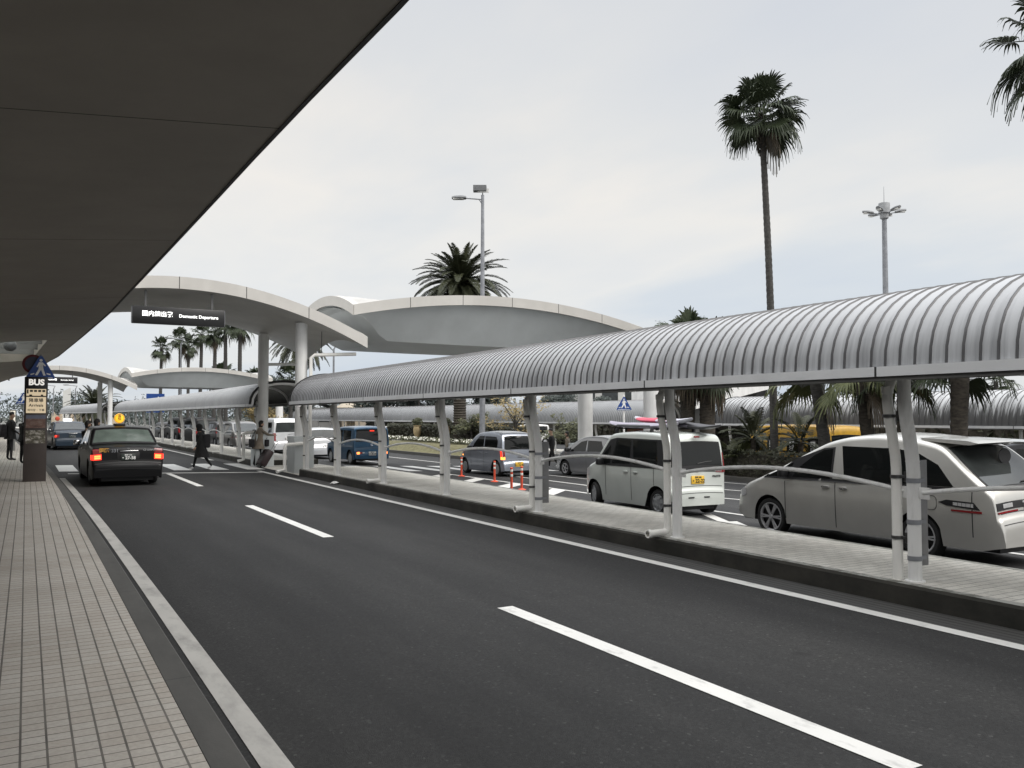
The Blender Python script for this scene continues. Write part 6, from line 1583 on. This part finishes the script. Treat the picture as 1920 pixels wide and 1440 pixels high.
# distant buildings
def house(label, px, Y, ytop, w, mat, roof, ybase=None, name='house', barrel=False):
    ang = R(math.degrees(math.atan((px-960)/1596.0))+29.7); x = Y*math.tan(ang); dep = x*math.sin(R(29.7))+Y*math.cos(R(29.7)); h = 1.75+(782-ytop)/1596.0*dep+0.6
    t = thing(name, label, 'building', (x, Y, -0.6), -ang*0.6, 'buildings in the distance')
    p = MB(); p.box(-w/2, -4, 0, w/2, 4, h*0.78); p.build('wall', M[mat], t)
    p = MB()
    if barrel: p.loft([[(-w/2-0.4+(w+0.8)*k/12, y, h*0.78+h*0.22*math.sin(PI*k/12)) for k in range(13)] for y in (-4.5, 4.5)], False)
    else: p.loft([[(-w/2-0.4, -4.5, h*0.78), (-w/2-0.4, 4.5, h*0.78), (-w/2-0.4, 0, h*0.785)], [(-w/2-0.4, -4.5, h*0.78), (-w/2-0.4, 4.5, h*0.78), (-w/2+1, 0, h)], [(w/2+0.4, -4.5, h*0.78), (w/2+0.4, 4.5, h*0.78), (w/2-1, 0, h)]], True, True)
    p.build('roof', M[roof], t)
    for k in range(3):
        q = MB(); xx = -w/2+w*(k+0.5)/3; q.box(xx-w*0.09, -4.06, h*0.35, xx+w*0.09, -4.0, h*0.6); q.build('window', M['glassgrey'], t)
house('house with a pale curved roof behind the farther shelter', 568, 128, 752, 8, 'wallgrey', 'roofgrey', barrel=True)
house('low beige house over the far shelter roof, left of the blue wagon pipes', 680, 125, 752, 7, 'wallbeige', 'wallbeige')
house('low pinkish beige house next to the other beige house', 712, 130, 753, 9, 'wallbeige', 'roofgrey')
t = thing('apartment_building', 'white apartment building with balconies between the round columns', 'building', (66, 92, -0.6), R(-36))
p = MB(); p.box(-6, -4, 0, 6, 4, 6.2); p.build('wall', M['wallwhite'], t)
for j in range(2):
    for k in range(4):
        q = MB(); q.box(-5.6+2.9*k, -4.05, 1.2+2.6*j, -3.6+2.9*k, -4.0, 3.0+2.6*j); q.build('window', M['glassgrey'], t)
        q = MB(); q.box(-5.8+2.9*k, -5.0, 0.7+2.6*j, -3.3+2.9*k, -4.85, 1.6+2.6*j); q.box(-5.8+2.9*k, -5.0, 0.6+2.6*j, -3.3+2.9*k, -4.0, 0.7+2.6*j); q.build('balcony', M['wallwhite'], t)

# ------------------------------------------------------------------ people
def fk(p, ang, ln, y=0.0):                       # limb in the x-z plane, angle from straight down, forward positive
    return Vector((p.x+math.sin(ang)*ln, p.y+y, p.z-math.cos(ang)*ln))
def person(label, loc, rz, h, legs, arms, top, legm, shoe='shoe', lean=0.05, hair='bob', coat=None, hood=False, group=None, head_turn=0.0, slim=1.0):
    """x is forward. legs: two (thigh, shin) angles; arms: two (upper, fore) angles"""
    k = h/1.70; hip_w = 0.095*k; sh_w = 0.185*k*slim
    th, sh = 0.43*k, 0.42*k
    low = []
    for a, b in legs: low.append(-(math.cos(a)*th+math.cos(b)*sh)-0.075*k)
    hz = -min(low)
    V = []; E = []; RR = []; MT = []
    def add(p, r, par=None, mt=0):
        V.append(tuple(p)); RR.append(r); MT.append(mt)
        if par is not None: E.append((par, len(V)-1))
        return len(V)-1
    pel = Vector((0, 0, hz)); i0 = add(pel, 0.135*k*slim, None, 1)
    up = Vector((math.sin(lean), 0, math.cos(lean)))
    a1 = add(pel+up*0.20*k, 0.125*k*slim, i0, 0); a2 = add(pel+up*0.40*k, 0.145*k*slim, a1, 0); a3 = add(pel+up*0.50*k, 0.085*k, a2, 0)
    nk = add(pel+up*0.58*k+Vector((0.01, 0, 0)), 0.055*k, a3, 2); hd = add(pel+up*0.68*k+Vector((0.03*k, 0, 0)), 0.088*k, nk, 2); ht = add(pel+up*0.77*k+Vector((0.025*k, 0, 0)), 0.078*k, hd, 2)
    add(pel+up*0.665*k+Vector((0.135*k*math.cos(head_turn), 0.135*k*math.sin(head_turn), 0)), 0.014*k, hd, 2)
    for sg in (-1, 1): add(pel+up*0.675*k+Vector((0.015, sg*0.092*k, 0)), 0.016*k, hd, 2)
    for (a, b), sg in zip(legs, (-1, 1)):
        hp = pel+Vector((0, sg*hip_w, -0.04*k)); i1 = add(hp, 0.088*k, i0, 1)
        kn = fk(hp, a, th-0.04*k); i2 = add(kn, 0.062*k, i1, 1); an = fk(kn, b, sh); i3 = add(an, 0.044*k, i2, 1)
        ft = max(0.0, -b)*0.6
        i4 = add(an+Vector((0.07*k*math.cos(ft), 0, -0.04*k-0.07*k*math.sin(ft)*0.5)), 0.042*k, i3, 3); add(an+Vector((0.17*k*math.cos(ft), 0, -0.048*k-0.17*k*math.sin(ft)*0.5)), 0.030*k, i4, 3)
    hands = []
    for (a, b), sg in zip(arms, (-1, 1)):
        s0 = pel+up*0.445*k+Vector((0, sg*sh_w, 0)); i1 = add(s0, 0.062*k, a2, 0)
        el = fk(s0, a, 0.27*k, sg*0.03*k); i2 = add(el, 0.045*k, i1, 0); wr = fk(el, b, 0.23*k, -sg*0.01*k); i3 = add(wr, 0.028*k, i2, 0)
        d = (wr-el).normalized(); pm = wr+d*0.06*k; i4 = add(pm, 0.030*k, i3, 2); hands.append(pm)
        for q, (o, ln) in enumerate(((-0.030, 0.075), (-0.010, 0.085), (0.010, 0.08), (0.028, 0.065))):
            f1 = add(pm+d*ln*0.55*k+Vector((o*k, -sg*0.004, 0)), 0.0085*k, i4, 2); add(pm+d*ln*k+Vector((o*k, -sg*0.022*k, 0)), 0.0075*k, f1, 2)
        t1 = add(pm+d*0.0+Vector((0.042*k, -sg*0.012*k, 0)), 0.0095*k, i4, 2); add(pm+d*0.03*k+Vector((0.055*k, -sg*0.025*k, 0)), 0.008*k, t1, 2)
    me = bpy.data.meshes.new('person'); me.from_pydata(V, E, [])
    tmp = bpy.data.objects.new('person', me); COL.objects.link(tmp)
    tmp.modifiers.new('skin', 'SKIN'); tmp.modifiers.new('sub', 'SUBSURF').levels = 1
    for sv, r in zip(me.skin_vertices[0].data, RR): sv.radius = (r, r); sv.use_root = False
    me.skin_vertices[0].data[0].use_root = True
    dg = bpy.context.evaluated_depsgraph_get(); dg.update()
    body = bpy.data.meshes.new_from_object(tmp.evaluated_get(dg)); bpy.data.objects.remove(tmp)
    body.materials.clear()
    for m_ in (M[top], M[legm], M['skin'], M[shoe]): body.materials.append(m_)
    segs = [(Vector(V[a]), Vector(V[b]), MT[b]) for a, b in E]
    def near(p):
        best = None
        for a, b, mt in segs:
            ab = b-a; t = max(0, min(1, (p-a).dot(ab)/max(1e-9, ab.length_squared))); d = (p-(a+ab*t)).length
            if best is None or d < best[0]: best = (d, mt)
        return best[1]
    for pl in body.polygons: pl.material_index = near(pl.center); pl.use_smooth = True
    body.name = 'person'
    t = bpy.data.objects.new('person', body); COL.objects.link(t); t.location = loc; t.rotation_euler = (0, 0, rz)
    tag(t, label, 'person', group)
    hc = Vector(V[hd])*0.5+Vector(V[ht])*0.5
    hm = MB(); secs = []
    R0 = 0.104*k if not hood else 0.135*k
    lo = {'short': -0.02, 'bob': -0.16, 'long': -0.28}[hair]*k
    for i in range(9):
        ph = PI/2*(1-i/6.0) if i <= 6 else 0
        z = R0*math.sin(ph) if i <= 6 else lo*(i-6)/2.0
        r = R0*math.cos(ph)+0.002 if i <= 6 else R0*(1-0.10*(i-6))
        ring = []
        for j in range(20):
            a = 2*PI*j/20; x = r*math.cos(a); y = r*0.86*math.sin(a)
            if i >= 5 and math.cos(a-head_turn) > 0.35: x, y = x*0.70, y*0.92       # leave the face open
            ring.append((hc.x-0.012+x, hc.y+y, hc.z+0.012+z))
        secs.append(ring)
    hm.loft(secs, True, False); hm.build('hood' if hood else 'hair', M[top] if hood else M['hair'], t)
    if coat:
        cm, zl, flare = coat; c_ = MB(); secs = []
        for z, rx, ry in ((zl, 0.20*flare, 0.235*flare), (hz-0.05*k, 0.175*k*1.05, 0.21*k*1.02), (hz+0.18*k, 0.15*k, 0.185*k), (hz+0.40*k, 0.155*k, 0.205*k), (hz+0.49*k, 0.11*k, 0.16*k), (hz+0.545*k, 0.068*k, 0.075*k)):
            sx = (z-hz)*math.tan(lean); secs.append([(sx+rx*math.cos(a), ry*math.sin(a), z) for a in [2*PI*q/22 for q in range(22)]])
        c_.loft(secs, True, False); c_.build('coat', M[cm], t)
    return t, hands
def bagbox(name, label, cat, loc, rz, sx, sy, sz, mat, extra=None, tilt=0.0, group=None):
    t = thing(name, label, cat, loc, rz, group); t.rotation_euler = (0, tilt, rz)
    b = MB(); b.box(-sx/2, -sy/2, 0, sx/2, sy/2, sz, bev=min(sx, sy)*0.22); b.build('shell', M[mat], t)
    if extra: extra(t)
    return t
# pedestrian in black on the crosswalk, walking left
person('person in a hooded black coat walking left over the crosswalk', (5.12, 30.05, 0.0), PI-0.1, 1.50, ((0.46, 0.20), (-0.38, -0.62)), ((-0.25, 0.05), (0.2, 0.5)), 'cloth_black', 'cloth_black', lean=0.10, hair='bob', coat=('cloth_black', 0.40, 1.30), hood=True, slim=1.3)
def pack(t):
    b = MB(); b.box(-0.05, -0.11, 0.06, 0.11, 0.11, 0.26, bev=0.03); b.build('pocket', M['cloth_dark'], t)
    b = MB()
    for y in (-0.1, 0.1): b.tube([(-0.08, y, 0.40), (-0.20, y, 0.44), (-0.30, y, 0.30), (-0.22, y, 0.10), (-0.09, y, 0.06)], 0.014, 6)
    b.build('strap', M['cloth_dark'], t)
bagbox('backpack', 'dark backpack on the back of the pedestrian crossing', 'backpack', (5.30, 30.05, 0.72), -0.1, 0.22, 0.34, 0.46, 'cloth_dark', pack)
# woman with a suitcase
wom, hands = person('woman in a beige coat facing right beside a dark red suitcase', (7.12, 30.45, 0.02), 0.15, 1.56, ((0.10, -0.05), (-0.12, -0.25)), ((1.0, 1.45), (0.85, 1.3)), 'cloth_beige', 'cloth_black', shoe='black', lean=0.10, hair='bob', coat=('cloth_beige', 0.62, 1.12))
def casex(t):
    b = MB()
    for y in (-0.10, 0.10): b.tube([(0.08, y, 0.6), (0.08, y, 0.98)], 0.009, 6)
    b.tube([(0.08, -0.10, 0.98), (0.08, 0.10, 0.98)], 0.013, 6); b.build('handle', M['galv'], t)
    for x in (-0.09, 0.09):
        for y in (-0.16, 0.16):
            b = MB(); b.lathe([(0.001, -0.012), (0.03, -0.012), (0.03, 0.012), (0.001, 0.012)], (x, y, -0.02), 'y', n=12); b.build('wheel', M['black'], t)
    b = MB()
    for z in (0.15, 0.27, 0.39, 0.5): b.box(-0.131, -0.2, z, -0.127, 0.2, z+0.02)
    b.build('ridge', M['maroon'], t)
bagbox('suitcase', 'dark red wheeled suitcase tilted in front of the woman', 'suitcase', (7.10, 30.05, 0.08), 0.15, 0.26, 0.44, 0.60, 'maroon', casex, tilt=0.55)
def strap(t):
    b = MB(); b.tube([(0, -0.02, 0.26), (0.05, 0.02, 0.45), (0.16, 0.05, 0.60)], 0.012, 6); b.tube([(0, 0.02, 0.26), (0.09, 0.04, 0.42), (0.17, 0.06, 0.60)], 0.012, 6); b.build('strap', M['black'], t)
bagbox('shoulder_bag', 'dark shoulder bag hanging behind the woman in beige', 'bag', (6.86, 30.38, 0.70), 0.15, 0.12, 0.30, 0.28, 'cloth_dark', strap)
bagbox('handbag', 'small dark bag on the forearm of the woman in beige', 'bag', (7.36, 30.34, 0.72), 0.15, 0.14, 0.22, 0.24, 'cloth_dark', strap)
# waiting man at the left, and the figure behind the pillar
person('man in dark clothes standing on the sidewalk at the left edge', (-0.50, 36.9, 0.15), 0.3, 1.74, ((0.05, -0.02), (-0.05, -0.08)), ((0.1, 0.9), (0.05, 0.5)), 'cloth_black', 'cloth_dark', shoe='black', lean=0.03, hair='short', coat=('cloth_black', 0.78, 1.0))
bagbox('backpack', 'dark backpack on the man at the left edge', 'backpack', (-0.74, 36.84, 1.0), PI+0.3, 0.20, 0.32, 0.48, 'cloth_dark', pack)
person('person in dark clothes half hidden behind the bus pillar', (-0.02, 34.2, 0.15), 0.9, 1.66, ((0.06, -0.03), (-0.06, -0.1)), ((0.1, 0.4), (0.1, 0.4)), 'cloth_black', 'cloth_black', shoe='black', hair='bob', coat=('cloth_black', 0.8, 1.0))
# two heads beyond the black taxi
person('person with dark hair standing beyond the black taxi, the left of two', (1.60, 28.9, 0), 0.5, 1.60, ((0.1, 0.0), (-0.1, -0.2)), ((0.2, 0.6), (0.1, 0.4)), 'cloth_black', 'cloth_dark', shoe='black', hair='bob')
person('person with dark hair standing beyond the black taxi, the right of two', (1.86, 28.95, 0), 0.9, 1.65, ((0.1, 0.0), (-0.1, -0.2)), ((0.2, 0.6), (0.1, 0.4)), 'cloth_dark', 'cloth_dark', shoe='black', hair='bob')
# couple walking near the round column
person('man in black walking by the round column, beside someone in beige', (20.55, 32.4, -0.52), 2.2, 1.74, ((0.35, 0.1), (-0.3, -0.55)), ((-0.2, 0.1), (0.25, 0.5)), 'cloth_black', 'cloth_black', shoe='shoe', lean=0.06, hair='short')
person('person in a beige top walking behind the man in black', (20.95, 31.7, -0.53), 2.2, 1.62, ((-0.3, -0.5), (0.3, 0.1)), ((0.2, 0.5), (-0.2, 0.1)), 'cloth_beige', 'cloth_black', shoe='black', lean=0.06, hair='bob')
bagbox('red_bag', 'small red bag carried by the person in beige near the column', 'bag', (21.1, 31.45, 0.12), 2.2, 0.10, 0.2, 0.26, 'signred', strap)
# ------------------------------------------------------------------ sky, light, camera
w = bpy.data.worlds.new('World'); sc.world = w; w.use_nodes = True; nt = w.node_tree
bg = nt.nodes['Background']
SUN_EL, SUN_ROT = R(42), R(152)
sky = nd(nt, 'ShaderNodeTexSky', sky_type='NISHITA'); sky.sun_disc = False; sky.sun_elevation = SUN_EL; sky.sun_rotation = SUN_ROT; sky.air_density = 1.0; sky.dust_density = 2.0
tc = nd(nt, 'ShaderNodeTexCoord'); v = tc.outputs['Generated']
sx = nd(nt, 'ShaderNodeSeparateXYZ'); L(nt, v, sx.inputs[0]); zc = mathn(nt, 'MAXIMUM', sx.outputs[2], 0.0)
# overcast layer: brighter overhead than at the horizon, with soft warm and cool banks of cloud
den = mathn(nt, 'ADD', zc, 0.12)
px = mathn(nt, 'DIVIDE', sx.outputs[0], den); py_ = mathn(nt, 'DIVIDE', sx.outputs[1], den)
cv = nd(nt, 'ShaderNodeCombineXYZ'); L(nt, px, cv.inputs[0]); L(nt, py_, cv.inputs[1])
n1 = noise(nt, stretchv(nt, cv.outputs[0], 1.0, 0.55, 1), 0.55, 7, 0.52); n2 = noise(nt, stretchv(nt, cv.outputs[0], 0.7, 1.0, 1), 0.28, 4, 0.5)
k = mathn(nt, 'ADD', mathn(nt, 'MULTIPLY', n1, 0.5), mathn(nt, 'MULTIPLY', n2, 0.5))
cloud = ramp(nt, k, [(0.40, (0.685, 0.72, 0.77)), (0.47, (0.745, 0.765, 0.785)), (0.53, (0.88, 0.85, 0.81)), (0.60, (0.79, 0.79, 0.795))]).outputs[0]
lum = mathn(nt, 'ADD', mathn(nt, 'MULTIPLY', zc, 1.05), 0.90)
hi = ramp(nt, zc, [(0.0, (0.745, 0.785, 0.83)), (0.10, (0.77, 0.81, 0.855)), (0.20, (0.825, 0.84, 0.85)), (0.32, (0.895, 0.875, 0.845)), (0.46, (0.825, 0.82, 0.82)), (0.60, (1.7, 1.7, 1.7)), (1.0, (3.4, 3.4, 3.4))]).outputs[0]
cl = mixc(nt, 1.0, cloud, hi, 'MULTIPLY')
ns = nd(nt, 'ShaderNodeVectorMath', operation='SCALE'); L(nt, sky.outputs[0], ns.inputs[0]); ns.inputs[3].default_value = 0.08
add = mixc(nt, 0.90, ns.outputs[0], cl)
L(nt, add, bg.inputs[0]); bg.inputs[1].default_value = 1.0
sun = bpy.data.lights.new('sun', 'SUN'); sun.energy = 1.5; sun.angle = R(30); sun.color = (1.0, 0.965, 0.92)
so = bpy.data.objects.new('sun', sun); COL.objects.link(so)
d = Vector((math.sin(SUN_ROT)*math.cos(SUN_EL), math.cos(SUN_ROT)*math.cos(SUN_EL), math.sin(SUN_EL)))
so.rotation_euler = (-d).to_track_quat('-Z', 'Y').to_euler(); so.location = (20, 10, 40)
cam = bpy.data.cameras.new('camera'); co = bpy.data.objects.new('camera', cam); COL.objects.link(co)
co.location = (0, 0, CAM_Z); co.rotation_euler = (R(90+2.225), 0, -R(29.7))
cam.sensor_width = 36; cam.lens = 36*1596/1920.0; cam.clip_end = 8000; cam.clip_start = 0.05
sc.camera = co
sc.view_settings.view_transform = 'Standard'; sc.view_settings.look = 'None'; sc.view_settings.exposure = 0.32; sc.view_settings.gamma = 1
sc.view_settings.use_curve_mapping = False
sc.cycles.max_bounces = 6; sc.cycles.diffuse_bounces = 4; sc.cycles.glossy_bounces = 3; sc.cycles.transparent_max_bounces = 4
